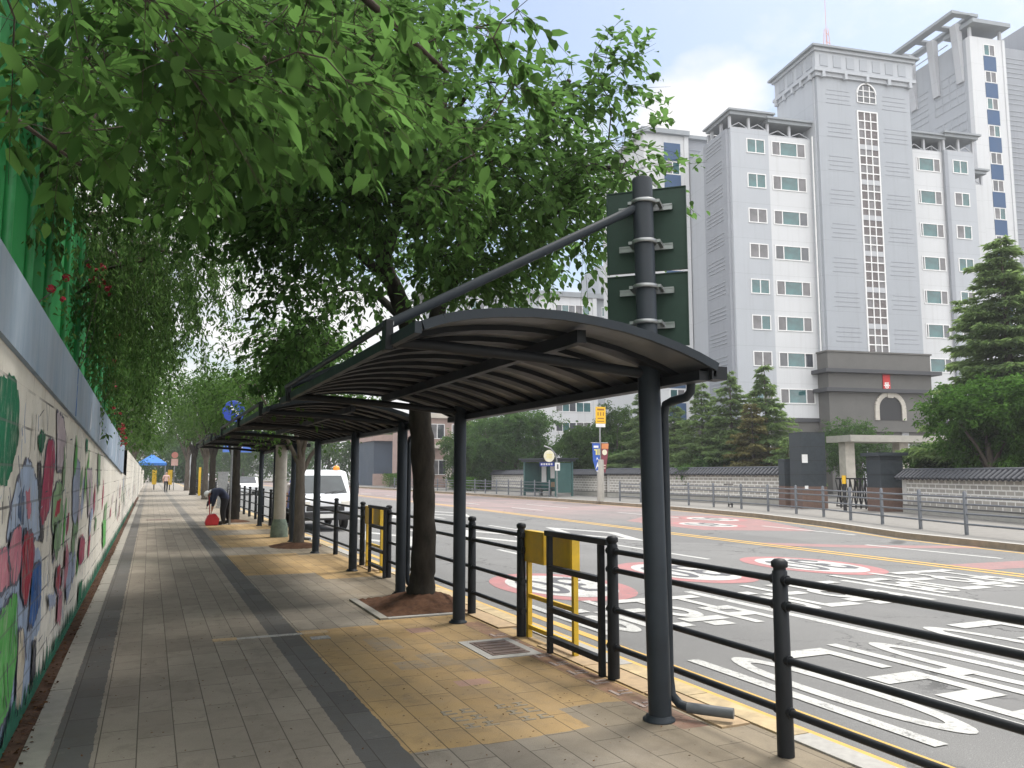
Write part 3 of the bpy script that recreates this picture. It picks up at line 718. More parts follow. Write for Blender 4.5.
while yy < 46: band.append((yy, random.uniform(.05, .27) * random.choice([1, 1, .8, .5]))); yy += random.uniform(.02, .07)
g.add([(-.695, p[0], p[1]) for p in band] + [(-.695, p[0], .0) for p in band], [(i, i + 1, len(band) + i + 1, len(band) + i) for i in range(len(band) - 1)], 1 + MK.index('base'))
g.build('wall_body', wm, wt)
g = MB(); ys = list(np.arange(-6, 27, 1.5))
for a, b in zip(ys[:-1], ys[1:]):
    g.add([(-.69, a, zband(a)), (-.69, b, zband(b)), (-.69, b, ztop(b)), (-.69, a, ztop(a)), (-1.04, a, zband(a)), (-1.04, b, zband(b)), (-1.04, b, ztop(b)), (-1.04, a, ztop(a))],
          [(0, 1, 2, 3), (4, 7, 6, 5), (3, 2, 6, 7), (0, 4, 5, 1)], 0)
for k, yy in enumerate((8.95, 13.0, 17.5, 22)): g.box(-.72, yy, zband(yy) + .02, -.687, yy + .035, ztop(yy) - .01, 1 if k == 0 else 2)
for k in range(6):
    yy = 11 + k * 2.1; g.prism([(-.689, yy, zband(yy) + .04), (-.689, yy + .25, zband(yy) + .1), (-.689, yy + .15, ztop(yy) - .15)], (.003, 0, 0), 3)
g.build('painted_coping', [M['band'], M['mur_blue'], M['mur_steel'], simple('pale_cloud_paint', (.55, .6, .68), .8, .15)], wt)

# green netting fence on top of the wall
gf = thing('green_net_fence', 'tall green windbreak net fence on posts above the mural wall', 'fence', (-1.12, 3, 2.3))
g = MB(); n_ = 46
P = [(-1.16 + .035 * math.sin(i * 2.3) + .02 * math.sin(i * 5.1), -4 + i * .75) for i in range(n_)]
for a, b in zip(P[:-1], P[1:]): g.add([(*a, 2.1), (*b, 2.1), (*b, 5.3), (*a, 5.3)], [(0, 1, 2, 3)], 0, True)
g.build('net', M['net'], gf)
for yy in (-2.2, .2, 2.4, 4.2, 6.0, 7.0, 8.2, 9.6, 11.4, 13.4, 15.6, 17.6, 19.7, 22, 25, 28):
    g = MB(); g.tube([(-1.07, yy, 2.0), (-1.07, yy, 5.4)], .038, 10); g.build('post', M['greenpost'], gf)
for zz in (2.9, 4.1, 5.3):
    g = MB(); g.tube([(-1.10, -4, zz), (-1.10, 29, zz)], .02, 8); g.build('rail', M['greenpost'], gf)

# ------------------------------------------------------------------ shelter canopies
PROF = [(1.30, 2.385), (1.42, 2.43), (1.57, 2.465), (1.75, 2.49), (1.95, 2.505), (2.15, 2.505), (2.35, 2.49), (2.55, 2.465), (2.75, 2.425), (2.95, 2.37), (3.1, 2.32), (3.24, 2.262)]
def zroof(x):
    for a, b in zip(PROF[:-1], PROF[1:]):
        if a[0] <= x <= b[0]: return a[1] + (b[1] - a[1]) * (x - a[0]) / (b[0] - a[0])
    return PROF[-1][1]
def shelter(y0, y1, poles, label, masts=(), first=False):
    t = thing('walkway_canopy', label, 'canopy', (3.1, poles[0], 0), 0, 'curved metal canopies over the pavement')
    g = MB()
    for (a, b) in zip(PROF[:-1], PROF[1:]):
        g.add([(a[0], y0, a[1]), (b[0], y0, b[1]), (b[0], y1, b[1]), (a[0], y1, a[1])], [(0, 3, 2, 1)], 0, True)
        g.add([(a[0], y0, a[1] + .02), (b[0], y0, b[1] + .02), (b[0], y1, b[1] + .02), (a[0], y1, a[1] + .02)], [(0, 1, 2, 3)], 0, True)
    g.build('roof_sheet', M['roofmetal'], t)
    n = max(3, int((y1 - y0) / .43)); 
    for i in range(1, n):
        yy = y0 + (y1 - y0) * i / n; g = MB()
        for (a, b) in zip(PROF[:-1], PROF[1:]): g.beam((a[0], yy, a[1] - .018), (b[0], yy, b[1] - .018), .14, .034, up=(0, 0, 1))
        g.build('rib', M['steel_b'], t)
    for yy in (y0, y1):
        g = MB(); s_ = -1 if yy == y0 else 1
        for (a, b) in zip(PROF[:-1], PROF[1:]): g.beam((a[0], yy + s_ * .012, a[1] + .002), (b[0], yy + s_ * .012, b[1] + .002), .03, .052)
        g.build('fascia', M['steel'], t)
    g = MB(); g.beam((1.275, y0 - .02, 2.375), (1.275, y1 + .02, 2.375), .04, .065); g.build('edge_beam', M['steel'], t)
    g = MB(); g.tube([(1.235, poles[0], 2.475), (1.235, poles[-1] + .05, 2.475)], .022, 10); g.build('edge_rail', M['steel'], t)
    g = MB(); g.beam((2.36, y0 + .15, 2.425), (2.36, y1 - .15, 2.425), .06, .08); g.build('purlin', M['steel_b'], t)
    g = MB(); g.beam((3.2, y0 + .05, 2.215), (3.2, y1 - .05, 2.215), .10, .06); g.beam((3.25, y0 + .02, 2.245), (3.25, y1, 2.245), .02, .075); g.build('gutter', M['steel_b'], t)
    g = MB(); g.box(3.225, y0 + .02, 2.19, 3.345, y0 + .14, 2.275); g.build('gutter_outlet', M['steel_b'], t)
    for k, yy in enumerate(poles):
        top = masts[k] if k < len(masts) else 2.36
        g = MB(); r = .075 if (first and k == 0) else .068
        ln = -.018 if (first and k == 0) else 0
        g.tube([(3.11, yy, 0), (3.11 + ln * 2.32, yy, 2.32), (3.11 + ln * 2.33, yy, 2.33), (3.11 + ln * top, yy, top - .01), (3.11 + ln * top, yy, top)], [r, r, r * .93, r * .93, r * .85], 20)
        p = g.build('post', M['steel'], t)
        g = MB(); g.lathe([(r + .03, 0), (r + .03, .010), (r + .012, .014), (r + .010, .03), (r + .001, .034)], (3.1, yy, .003), 20); g.build('base_flange', M['steel'], p)
        g = MB(); g.tube([(1.27, yy, 2.375), (1.5, yy, 2.37), (2.2, yy, 2.335), (3.1, yy, 2.265), (3.24, yy, 2.245)], .035, 12)
        g.build('cross_beam', M['steel_b'], t)
        g = MB(); g.box(1.222, yy - .045, 2.315, 1.272, yy + .045, 2.50); g.build('end_plate', M['steel_b'], t, bevel=.008)
        if k < len(masts):
            g = MB(); g.tube([(1.25, yy, 2.475), (3.06, yy + .02, 3.46 if k == 0 else 3.3)], .030, 12); g.build('tie_rod', M['steel'], t)
            g = MB(); g.box(3.0, yy - .03, 3.41 if k == 0 else 3.25, 3.06, yy + .06, 3.5 if k == 0 else 3.34); g.tube([(1.25, yy - .04, 2.475), (1.25, yy + .04, 2.475)], .025, 10); g.build('tie_bracket', M['galv'], t)
    g = MB(); yy = poles[0]
    g.tube([(3.27, yy - .2, 2.2), (3.272, yy - .19, 2.14), (3.265, yy - .15, 2.105), (3.24, yy - .03, 2.09), (3.225, yy + .03, 2.07), (3.222, yy + .05, 2.0), (3.222, yy + .05, .25), (3.224, yy + .03, .14), (3.25, yy - .02, .09), (3.29, yy - .07, .075)], .030, 12)
    g.build('downpipe', M['steel'], t)
    g = MB(); g.tube([(3.28, yy - .06, .075), (3.48, yy - .28, .07)], .034, 14); g.build('outlet_pipe', simple('grey_pipe_end', (.09, .10, .11), .5, .15), t)
    return t
shelter(4.12, 9.0, [4.62, 8.41], 'nearest dark curved canopy over the pavement with the tall sign mast', (3.64, 2.85), True)
shelter(10.2, 17.4, [10.66, 13.45, 16.75], 'middle dark curved canopy just past the big tree trunk')
shelter(18.9, 26.4, [19.7, 22.72, 25.91], 'farthest dark curved canopy behind the concrete utility pole')

# traffic signs seen from behind on the mast
def sign_panel(z0, z1, tilt, label, k):
    t = thing('traffic_sign', label, 'traffic sign', (3.165, 4.76, (z0 + z1) / 2), R(-43 + tilt), 'signs seen from behind on the mast')
    h = (z1 - z0) / 2; w = .285
    g = MB(); g.box(-w, -.004, -h, w, .004, h); g.box(-w, -.012, h - .006, w, .012, h, 0); g.box(-w, -.012, -h, w, .012, -h + .006, 0); g.box(-w, -.012, -h, -w + .006, .012, h, 0); g.box(w - .006, -.012, -h, w, .012, h, 0)
    g.build('panel', M['signback'], t, off=(0, 0, 0))
    for zz in (-h * .45, h * .5):
        g = MB(); g.box(-.19, -.035, zz - .017, .19, -.013, zz + .017); g.box(-.19, -.04, zz - .022, .19, -.034, zz - .012); g.box(-.19, -.04, zz + .012, .19, -.034, zz + .022); g.build('rail', M['galv'], t, off=(0, 0, 0))
        g = MB(); g.lathe([(.083, -.013), (.086, -.012), (.086, .012), (.083, .013)], (.015, -.177, zz), 18)
        g.box(-.095, -.19, zz - .008, -.07, -.03, zz + .012); g.box(.1, -.19, zz - .008, .125, -.03, zz + .012); g.build('clamp', M['galv'], t, off=(0, 0, 0))
    return t
sign_panel(3.02, 3.62, 0, 'upper dark green sign board seen from behind on the mast', 0)
sign_panel(2.48, 3.0, 0, 'lower dark green sign board seen from behind just above the canopy roof', 1)

# ------------------------------------------------------------------ kerbside railing
RX = 3.42
def railing(y0, y1, posts, label, xs=RX):
    t = thing('roadside_railing', label, 'railing', (xs, posts[0], 0), 0, 'dark four-bar railings along the kerb')
    for zz in (.985, .84, .535, .25):
        g = MB(); g.tube([(xs, y0, zz), (xs, y1, zz)], .021, 10); g.build('rail', M['steel_b'], t)
    for yy in posts:
        g = MB(); g.lathe([(.048, 0), (.047, .3), (.043, 1.03), (.036, 1.035), (.036, 1.05), (.047, 1.055), (.048, 1.085), (.03, 1.10), (.004, 1.104)], (xs, yy, .002), 16)
        for zz in (.985, .84, .535, .25): g.tube([(xs, yy - .062, zz), (xs, yy + .062, zz)], .030, 10)
        g.build('post', M['steel_b'], t)
    return t
railing(-.5, 5.64, [0.0, 1.88, 3.76, 5.64], 'nearest dark railing from the big front post to the yellow box', 3.375)
railing(7.47, 12.4, [7.47, 8.83, 10.7, 12.4], 'dark railing between the two yellow boxes passing behind the big trunk')
railing(14.1, 24, [14.1, 16.3, 18.2, 20.1, 22.0, 24.0], 'dark railing beside the white truck beyond the second yellow box')
railing(24.1, 70, [25.9 + 1.9 * k for k in range(24)], 'long dark railing receding past the bending worker')

def gate(yf, label, label2):
    t = thing('railing_gate', label, 'gate frame', (3.34, yf, 0), 0, 'black gate frames in the railing')
    for yy in (yf - .92, yf):
        g = MB(); g.box(3.317, yy - .025, 0, 3.363, yy + .025, 1.03); g.build('gate_post', M['steel_b'], t, bevel=.004)
    for k, zz in enumerate((1.055, .75, .385, .13)):
        g = MB(); e = .12 if k == 0 else -.028
        g.box(3.312, yf - .92 - e, zz - .024, 3.368, yf + (.06 if k == 0 else -.028), zz + .024); g.build('bar', M['steel_b'], t, bevel=.004)
    b = thing('yellow_box_stand', label2, 'box stand', (3.47, yf + .25, 0), 0, 'yellow boxes on legs behind the gate frames')
    for y0, y1 in ((yf + .33, yf + .76), (yf - .24, yf + .2)):
        g = MB(); g.box(3.44, y0, .73, 3.52, y1, 1.035); g.box(3.434, y0 + .02, .75, 3.44, y1 - .02, 1.015); g.build('box', M['yellow'], b, bevel=.006)
    for yy in (yf - .22, yf + .73):
        g = MB(); g.box(3.455, yy - .022, 0.0, 3.5, yy + .022, .73); g.build('leg', M['yellow'], b)
    for zz in (.40, .1):
        g = MB(); g.box(3.462, yf - .2, zz - .02, 3.494, yf + .71, zz + .02); g.build('crossbar', M['yellow'], b)
gate(6.68, 'nearer black gate frame in front of the yellow boxes', 'nearer yellow box stand behind the black gate frame')
gate(13.25, 'farther black gate frame just left of the big trunk', 'farther yellow box stand just left of the big trunk')

# manhole
t = thing('manhole_cover', 'square rusty manhole cover set in the ochre paving', 'manhole cover', (3.0, 7.05, 0))
g = MB(); g.box(2.74, 6.66, -.02, 3.26, 7.44, .006); g.build('surround', M['granite'], t)
g = MB(); g.box(2.82, 6.76, -.02, 3.18, 7.34, .011)
for i in range(5): g.box(2.85, 6.8 + i * .11, .01, 3.15, 6.85 + i * .11, .016)
g.build('lid', M['manhole_iron'], t)
g = MB(); g.box(-.05, 30.4, -.02, .75, 31.0, .006)
for i in range(8): g.box(-.03 + i * .1, 30.43, 0, .02 + i * .1, 30.97, .010)
tag(g.build('drain_grate', M['manhole_iron']), 'small iron drain grate in the path near the wall', 'drain grate')

# concrete utility pole
t = thing('utility_pole', 'pale concrete utility pole with mossy green base beside the canopy', 'utility pole', (3.12, 21.3, 0))
g = MB(); g.lathe([(.15, .3), (.145, 2), (.14, 5.2), (.1, 5.22)], (3.04, 21.3, 0), 20); 
for zz in (1.0, 1.5, 2.2): g.lathe([(.153, zz), (.153, zz + .02)], (3.04, 21.3, 0), 20)
g.build('shaft', M['concrete'], t)
g = MB(); g.lathe([(.22, 0), (.21, .25), (.165, .42), (.15, .45)], (3.04, 21.3, 0), 14); g.build('painted_base', M['greenbase'], t)

# round blue sign above the far canopy
t = thing('round_blue_sign', 'round blue sign on a pole rising above the canopy', 'road sign', (2.33, 26.9, 0))
g = MB(); g.tube([(2.33, 26.94, 0), (2.33, 26.94, 3.8)], .035, 10); g.build('sign_pole', M['galv'], t)
g = MB(); g.lathe([(.33, -.01), (.345, 0), (.33, .01)], (2.33, 26.88, 3.53), 32, 0, 'y')
g.prism([(2.17, 26.855, 3.63), (2.29, 26.855, 3.74), (2.33, 26.855, 3.60)], (0, .01, 0), 1); g.beam((2.24, 26.86, 3.65), (2.48, 26.86, 3.45), .01, .07, 1); g.build('disc', [M['signface_blue'], M['white']], t)

# small overhead direction sign down the road
t = thing('overhead_road_sign', 'blue overhead direction sign far down the road', 'road sign', (5.5, 100, 0))
g = MB(); g.tube([(4.2, 100, -.1), (4.2, 100, 6), (4.4, 100, 6.1), (12.4, 100, 6.1)], .12, 10); g.build('gantry', M['galv'], t)
g = MB(); g.box(7.6, 99.8, 4.0, 10.8, 99.9, 6.0, 0); g.box(8.1, 99.77, 5.3, 9.0, 99.8, 5.55, 1); g.box(8.7, 99.77, 4.5, 9.0, 99.8, 5.3, 1); g.box(9.5, 99.77, 4.5, 9.75, 99.8, 5.5, 1); g.box(9.75, 99.77, 5.25, 10.3, 99.8, 5.5, 1); g.box(9.75, 99.77, 4.8, 10.3, 99.8, 5.0, 1)
g.build('sign_board', [simple('sign_blue_far', (.05, .14, .5), .4, .05), M['white']], t)

# ------------------------------------------------------------------ apartment blocks
def window_mesh(w, h, n, g1, g2, name='window'):
    """one window: frame with n sashes, local x across, z up, facing -y"""
    g = MB(); t_ = .075
    g.box(-w / 2, -.05, -h / 2, w / 2, .03, -h / 2 + t_, 0); g.box(-w / 2, -.05, h / 2 - t_, w / 2, .03, h / 2, 0)
    xs = n if isinstance(n, list) else [i / n for i in range(n + 1)]
    for i, f in enumerate(xs):
        x = -w / 2 + f * w; a = max(-w / 2, x - t_ / 2); b = min(w / 2, x + t_ / 2)
        if i == 0: b = x + t_
        if i == len(xs) - 1: a = x - t_
        g.box(a, -.047, -h / 2 + t_, b, .027, h / 2 - t_, 0)
    for i in range(len(xs) - 1):
        a, b = -w / 2 + xs[i] * w + .02, -w / 2 + xs[i + 1] * w - .02; yy = -.012 + (i % 2) * .018
        g.quad((a, yy, -h / 2 + .04), (b, yy, -h / 2 + .04), (b, yy, h / 2 - .04), (a, yy, h / 2 - .04), [g1, g2][i % 2] if not isinstance(g1, list) else g1[i])
    return g
WMATS = [M['winframe'], M['g_teal'], M['g_dark'], M['g_grey']]
def windows(t, w, h, n, combos, places, face='front', name='window'):
    protos = []
    for c in combos:
        o = window_mesh(w, h, n, list(c), None).build(name, WMATS, t, off=(0, 0, 0)); protos.append(o)
    used = set(); r = random.Random(len(places) * 7 + int(w * 10))
    for (x, y, z) in places:
        k = r.randrange(len(protos))
        o = protos[k]
        if k in used:
            o = o.copy(); COL.objects.link(o); o.parent = t
        used.add(k); o.location = (x, y, z)
        if face == 'left': o.rotation_euler.z = R(-90)
    for k, o in enumerate(protos):
        if k not in used: bpy.data.objects.remove(o)
FH = 2.81; RZ = R(-10)
Z0 = 7.4   # lowest regular window centre of the wings
A0 = (46.70, 45.92, 0)
tb = thing('apartment_building', 'grey apartment block with tall stair tower and dark stone base', 'apartment block', A0, RZ)
# stair tower
g = MB(); g.box(0, 0, 10.8, 8.55, 5.4, 33, 0); g.box(-.12, .3, 10.8, 0, 5.4, 33, 1)
for f in range(8):   # grooved panels beside the window strip
    for s_, (a, b) in enumerate(((.75, 3.0), (5.9, 8.2))):
        for k in range(4):
            zz = 11.6 + f * 2.72 + k * .36; g.box(a + (.12 if k % 2 else 0), -.02, zz, b - (.12 if k % 2 else 0), 0.01, zz + .045, 2)
    for k in range(4):
        pass
g.build('stair_tower', [M['fac_grey'], M['fac_lil'], M['fac_mid']], tb, off=(0, 0, 0))
g = MB(); e = .4
g.box(-e, -e, 33.05, 8.55 + e, 5.6, 33.3, 0); g.box(-.2, -.2, 32.75, 8.75, 5.4, 33.05, 0); g.box(-.22, -.22, 33.3, 8.77, 5.5, 34.75, 0)
g.box(-e - .25, -e - .25, 34.95, 8.55 + e + .25, 5.9, 35.12, 1); g.box(-e, -e, 34.72, 8.55 + e, 5.7, 34.95, 0)
for k in range(7): g.box(.2 + k * 1.2, -.27, 33.55, .9 + k * 1.2, -.21, 34.5, 2)
for k in range(4): g.box(-.27, .15 + k * 1.3, 33.55, -.21, .95 + k * 1.3, 34.5, 2)
for k in range(5): g.box(.3 + k * 2, -.40, 32.6, .55 + k * 2, -.19, 33.05, 0); g.box(-.40, .3 + k * 1.2, 32.6, -.19, .55 + k * 1.2, 33.05, 0)
g.build('tower_cornice', [M['fac_lil'], M['fac_roof'], M['fac_grey']], tb, off=(0, 0, 0))
g = MB(); x0, x1, z0, z1 = 3.6, 5.3, 10.0, 30.2
g.box(x0 - .1, -.09, z0 - .12, x1 + .1, .01, z0, 0); g.box(x0 - .1, -.09, z1, x1 + .1, .01, z1 + .1, 0); g.box(x0 - .1, -.09, z0, x0, .01, z1, 0); g.box(x1, -.09, z0, x1 + .1, .01, z1, 0)
for k in (1, 2): g.box(x0 + k * .567 - .04, -.08, z0, x0 + k * .567 + .04, .01, z1, 0)
nr = 28
for k in range(1, nr): 
    zz = z0 + (z1 - z0) * k / nr; th = .2 if k % 4 == 0 else .045; g.box(x0, -.075, zz - th, x1, .012, zz + th, 0 if k % 4 else 3)
for k in range(nr):
    for q in range(3):
        a, b = x0 + q * .567, x0 + (q + 1) * .567; za, zb = z0 + (z1 - z0) * k / nr, z0 + (z1 - z0) * (k + 1) / nr
        g.quad((a, -.02, za), (b, -.02, za), (b, -.02, zb), (a, -.02, zb), 2 if random.random() < .6 else 1)
g.build('stair_window', [M['winframe'], M['g_grey'], simple('brown_glass', (.10, .085, .085), .25, .3, 1, 0, 0), M['fac_pale']], tb, off=(0, 0, 0))
g = MB(); pts = [(3.6, 31.0)] + [(4.45 + .85 * math.cos(a), 31.75 + .85 * math.sin(a)) for a in np.linspace(0, math.pi, 13)][::-1] + [(5.3, 31.0)]
g.prism([(p[0], -.03, p[1]) for p in pts][::-1], (0, .04, 0), 1)
for k in range(4): g.box(3.6 + k * .567 - .035, -.08, 31, 3.6 + k * .567 + .035, -.02, 32.4 if k in (1, 2) else 31.8, 0)
for zz in (31, 31.5, 32): g.box(3.62, -.085, zz - .03, 5.28, -.025, zz + .03, 0)
for a, b in zip(pts[1:-1], pts[2:-1]): g.beam((a[0], -.06, a[1]), (b[0], -.06, b[1]), .1, .14, 0, up=(0, 1, 0))
g.build('arched_window', [M['winframe'], M['g_dark']], tb, off=(0, 0, 0))
g = MB(); g.box(-.3, -.3, -1, 8.85, 9, 10.8, 0)
for zz, pr, hh in ((10.72, .1, .12), (9.12, .55, .28), (7.68, .5, .28), (4.7, .35, .22)): g.box(-.3 - pr, -.3 - pr, zz, 8.85 + pr, 8.9, zz + hh, 1 if zz < 10 and zz > 5 else 0)
g.box(2.3, -.36, -1, 2.9, -.29, 4.7, 2); g.box(5.9, -.36, -1, 6.5, -.29, 4.7, 2)
g.build('stone_base', [M['fac_base'], M['fac_belt'], M['fac_pale']], tb, off=(0, 0, 0))
g = MB(); ar = [(4.95 + 1.02 * math.cos(a), 6.5 + .95 * math.sin(a)) for a in np.linspace(0, math.pi, 15)]
g.prism([(p[0], -.34, p[1]) for p in [(5.97, 5.6)] + ar + [(3.93, 5.6)]], (0, .05, 0), 2)
out = [(5.97, 5.6)] + ar + [(3.93, 5.6)]; big = [(4.95 + (p[0] - 4.95) * 1.36, p[1] + (.36 if p[1] > 6.4 else 0) * max(0, (p[1] - 6.4))) for p in out]
for a, b in zip(out[:-1], out[1:]):
    ma, mb_ = [(4.95 + (p[0] - 4.95) * 1.17, p[1] + .17 * max(0, p[1] - 6.4)) for p in (a, b)]
    g.beam((ma[0], -.37, ma[1]), (mb_[0], -.37, mb_[1]), .14, .36, 0, up=(0, 1, 0)) if False else g.beam((ma[0], -.37, ma[1]), (mb_[0], -.37, mb_[1]), .36, .14, 0, up=(0, 1, 0))
g.prism([(4.72, -.5, 7.3), (5.18, -.5, 7.3), (5.3, -.5, 8.0), (4.6, -.5, 8.0)], (0, .2, 0), 0)
g.build('arched_niche', [M['fac_stone'], M['g_dark'], M['black']], tb, off=(0, 0, 0))
g = MB(); g.box(4.42, -.38, 7.98, 5.05, -.32, 9.1, 0); glyph(g, '동', lambda gx, gy, l: (4.5 + gx, -.385 - l, 8.06 + gy), .07, .07, .46, .42, 1); g.build('block_number_banner', [simple('red_banner', (.55, .03, .03), .6, .08), M['white']], tb, off=(0, 0, 0))
# wings
g = MB()
g.box(-7.1, 1.0, 5.6, -3.85, 9, 28.2, 0); g.box(-3.85, 1.02, 5.6, 0, 9, 27.9, 1); g.box(-7.0, 1.06, -1, 0, 9, 5.6, 2); g.box(-7.2, .9, 5.45, .0, 1.1, 5.75, 3)
g.box(-7.35, 1.3, 5.6, -7.1, 5, 28.2, 4)
for f in range(11):
    for k in range(4): zz = 7.6 + f * 1.93 + k * .3; g.box(-7.39, 2.0, zz, -7.34, 4.6, zz + .06, 5)
g.build('wing', [M['fac_lil'], M['fac_white'], M['fac_base'], M['fac_belt'], M['fac_mid'], M['fac_grey']], tb, off=(0, 0, 0))
g = MB(); g.box(9.0, 1.0, 5.6, 12.35, 9, 28.1, 1); g.box(12.35, .8, 5.6, 15.3, 9, 28.2, 0); g.box(12.25, .7, 5.6, 12.6, .9, 28.2, 4); g.box(8.55, 1.2, 5.6, 9.0, 9, 28.2, 0); g.box(15.3, 3, 5.6, 18.2, 9, 26.5, 1)
g.box(8.85, 1.06, -1, 15.3, 9, 5.6, 2); g.box(8.85, .7, 5.45, 15.5, 1.1, 5.75, 3)
g.build('wing', [M['fac_lil'], M['fac_white'], M['fac_base'], M['fac_belt'], M['fac_mid']], tb, off=(0, 0, 0))
# open roof crowns: posts, cut-away panels and a projecting slab
def crown(x0, x1, y0, z0, z1, left=None):
    g = MB(); g.box(x0 - .2, y0 - .35, z1, x1 + .2, y0 + 3.6, z1 + .25, 0); g.box(x0 - .38, y0 - .55, z1 + .25, x1 + .38, y0 + 3.8, z1 + .40, 0)
    n = max(2, int((x1 - x0) / 1.5))
    for i in range(n + 1): xx = x0 + (x1 - x0) * i / n; g.box(xx - .09, y0, z0, xx + .09, y0 + .2, z1, 1)
    for i in range(n):
        a = x0 + (x1 - x0) * i / n; b = x0 + (x1 - x0) * (i + 1) / n
        g.beam((a, y0 + .15, z0 + .1), ((a + b) / 2, y0 + .15, z0 + .55), .06, .06, 1); g.beam(((a + b) / 2, y0 + .15, z0 + .55), (b, y0 + .15, z0 + .1), .06, .06, 1)
    g.box(x0, y0 + 3.6, z0, x1, y0 + 3.8, z0 + .9, 1); g.box(x0, y0 + .05, z0 - .02, x1, y0 + .2, z0 + .12, 1)
    for yy in (y0 + 1.5, y0 + 3.0): g.box(x0, yy, z0, x0 + .2, yy + .2, z1, 1)
    g.build('roof_crown', [M['fac_roof'], M['fac_pale']], tb, off=(0, 0, 0))
crown(-7.1, -3.85, 1.0, 28.2, 29.15); crown(-3.8, 0, 1.05, 27.9, 28.85); crown(9.0, 12.3, 1.05, 28.1, 29.1); crown(12.4, 15.3, .8, 28.2, 29.3); crown(15.4, 18.2, 3.05, 26.5, 27.4)
zs = [Z0 + k * 2.785 for k in range(8)]
C2 = [(1, 3), (3, 1), (1, 1), (2, 1), (3, 3)]
C3 = [(3, 1, 3), (2, 1, 3), (2, 1, 2), (3, 1, 2)]
windows(tb, 1.6, 1.16, 2, C2, [(-4.98 - (z - 7) * .0, .99, z) for z in zs])
windows(tb, 3.0, 1.16, [0, .25, .75, 1], C3, [(-2.1, 1.01, z) for z in zs])
windows(tb, 2.3, 1.16, [0, .1, .72, 1], [(2, 1, 3), (2, 1, 2), (3, 1, 3)], [(10.9, .99, z) for z in zs])
windows(tb, 1.5, 1.16, 2, C2, [(13.85, .79, z) for z in zs])
windows(tb, 1.4, 1.5, 2, [(1, 3), (1, 2)], [(-5.2, 1.05, 3.4), (-2.0, 1.05, 3.4), (10.6, 1.05, 3.4)])
g = MB()
for f in range(8): g.box(16.1, 2.95, Z0 + .65 + f * 2.785, 17.2, 3.02, Z0 + 2.05 + f * 2.785, 0)
g.build('blue_spandrels', M['fac_blue'], tb, off=(0, 0, 0))
windows(tb, 1.05, 1.3, 2, [(3, 3), (2, 3)], [(16.65, 2.98, z) for z in zs])
g = MB(); g.tube([(-.2, .6, 28), (-.2, .6, 0)], .06, 6); g.build('rain_pipe', M['white'], tb, off=(0, 0, 0))
g = MB()
for a, b in ((0, 1), (1, 0)):
    pass
for sx, sy in ((-.35, -.35), (.35, -.35), (.35, .35), (-.35, .35)): g.beam((4 + sx, 4 + sy, 35), (4 + sx * .3, 4 + sy * .3, 39.5), .06, .06)
for k in range(5): q = .35 * (1 - .14 * k); zz = 35.6 + k * .8; g.beam((4 - q, 4 - q, zz), (4 + q, 4 - q, zz + .3), .04, .04); g.beam((4 + q, 4 - q, zz), (4 - q, 4 - q, zz + .3), .04, .04)
g.tube([(4, 4, 39.5), (4, 4, 46)], .03, 6); g.build('antenna_mast', simple('red_white_mast', (.55, .36, .36), .5, .2), tb, off=(0, 0, 0))
# entrance porch slab
g = MB(); g.box(-8.8, -14, 3.35, -1.2, -11.8, 3.72, 0)
for x_, y_ in ((-8.2, -12.8), (-4.6, -12.8), (-1.8, -12.8)): g.box(x_ - .3, y_ - .3, -.4, x_ + .3, y_ + .3, 3.35, 1)
g.build('entrance_porch', [M['conc_light'], M['fac_stone']], tb, off=(0, 0, 0))

# tower behind on the left with blue spandrel column
t2 = thing('apartment_building', 'narrow white and grey block with blue panels behind the round of leaves', 'apartment block', A0, RZ)
t2['label'] = 'white and grey apartment block with blue panels behind the green sign boards'
g = MB(); g.box(-11.3, 8, -1, -7.3, 18, 30.3, 0); g.box(-7.3, 8.25, -1, -4.6, 18, 30.2, 1); g.box(-7.6, 7.9, -1, -7.2, 8.2, 30.4, 0); g.box(-11.4, 7.9, -1, -4.5, 18, 5.6, 5)
for f in range(14):
    for k in range(5): zz = 2 + f * 2 + k * .32; g.box(-7.0, 8.2, zz, -4.8, 8.26, zz + .06, 2)
g.box(-11.6, 7.6, 30.3, -7.2, 18, 30.7, 3); g.box(-7.2, 7.9, 30.2, -4.5, 18, 30.5, 3)
for f in range(10): g.box(-9.45, 7.95, 3.0 + f * 2.785, -7.95, 8.01, 4.55 + f * 2.785, 4)
g.build('wall', [M['fac_white'], M['fac_mid'], M['fac_grey'], M['fac_roof'], M['fac_blue'], M['fac_base']], t2, off=(0, 0, 0))
windows(t2, 1.4, 1.15, 2, [(3, 1), (1, 3)], [(-8.7, 7.99, 2.35 + 2.785 * k) for k in range(10)])

# tall tower at the right with pergola roof
t3 = thing('apartment_building', 'tallest pale tower with a slatted roof pergola and blue panels at the right', 'apartment block', A0, RZ)
g = MB(); a_, o_ = 24.2, 9.4
g.box(a_, o_ + .12, -1, a_ + 4.0, o_ + 16, 44.6, 3); g.box(a_ + .02, o_, -1, a_ + 4.0, o_ + .12, 44.6, 0); g.box(a_ - .04, o_ - .02, -1, a_ + .3, o_ + .5, 44.6, 0); g.box(a_ + 4.0, o_ + .6, -1, a_ + 12, o_ + 16, 44.3, 1); g.box(a_ + 7.4, o_ + .2, -1, a_ + 12, o_ + 16, 47, 1); g.box(a_ + 3.75, o_ - .12, -1, a_ + 4.05, o_ + .4, 44.6, 0)
for f in range(15):
    zz = 2.2 + f * 2.785
    g.box(a_ + 1.5, o_ - .05, zz, a_ + 2.95, o_ + .01, zz + 1.5, 2)
    for k in range(5): g.box(a_ + 4.4, o_ + .55, zz + k * .5, a_ + 7.2, o_ + .61, zz + k * .5 + .07, 3)
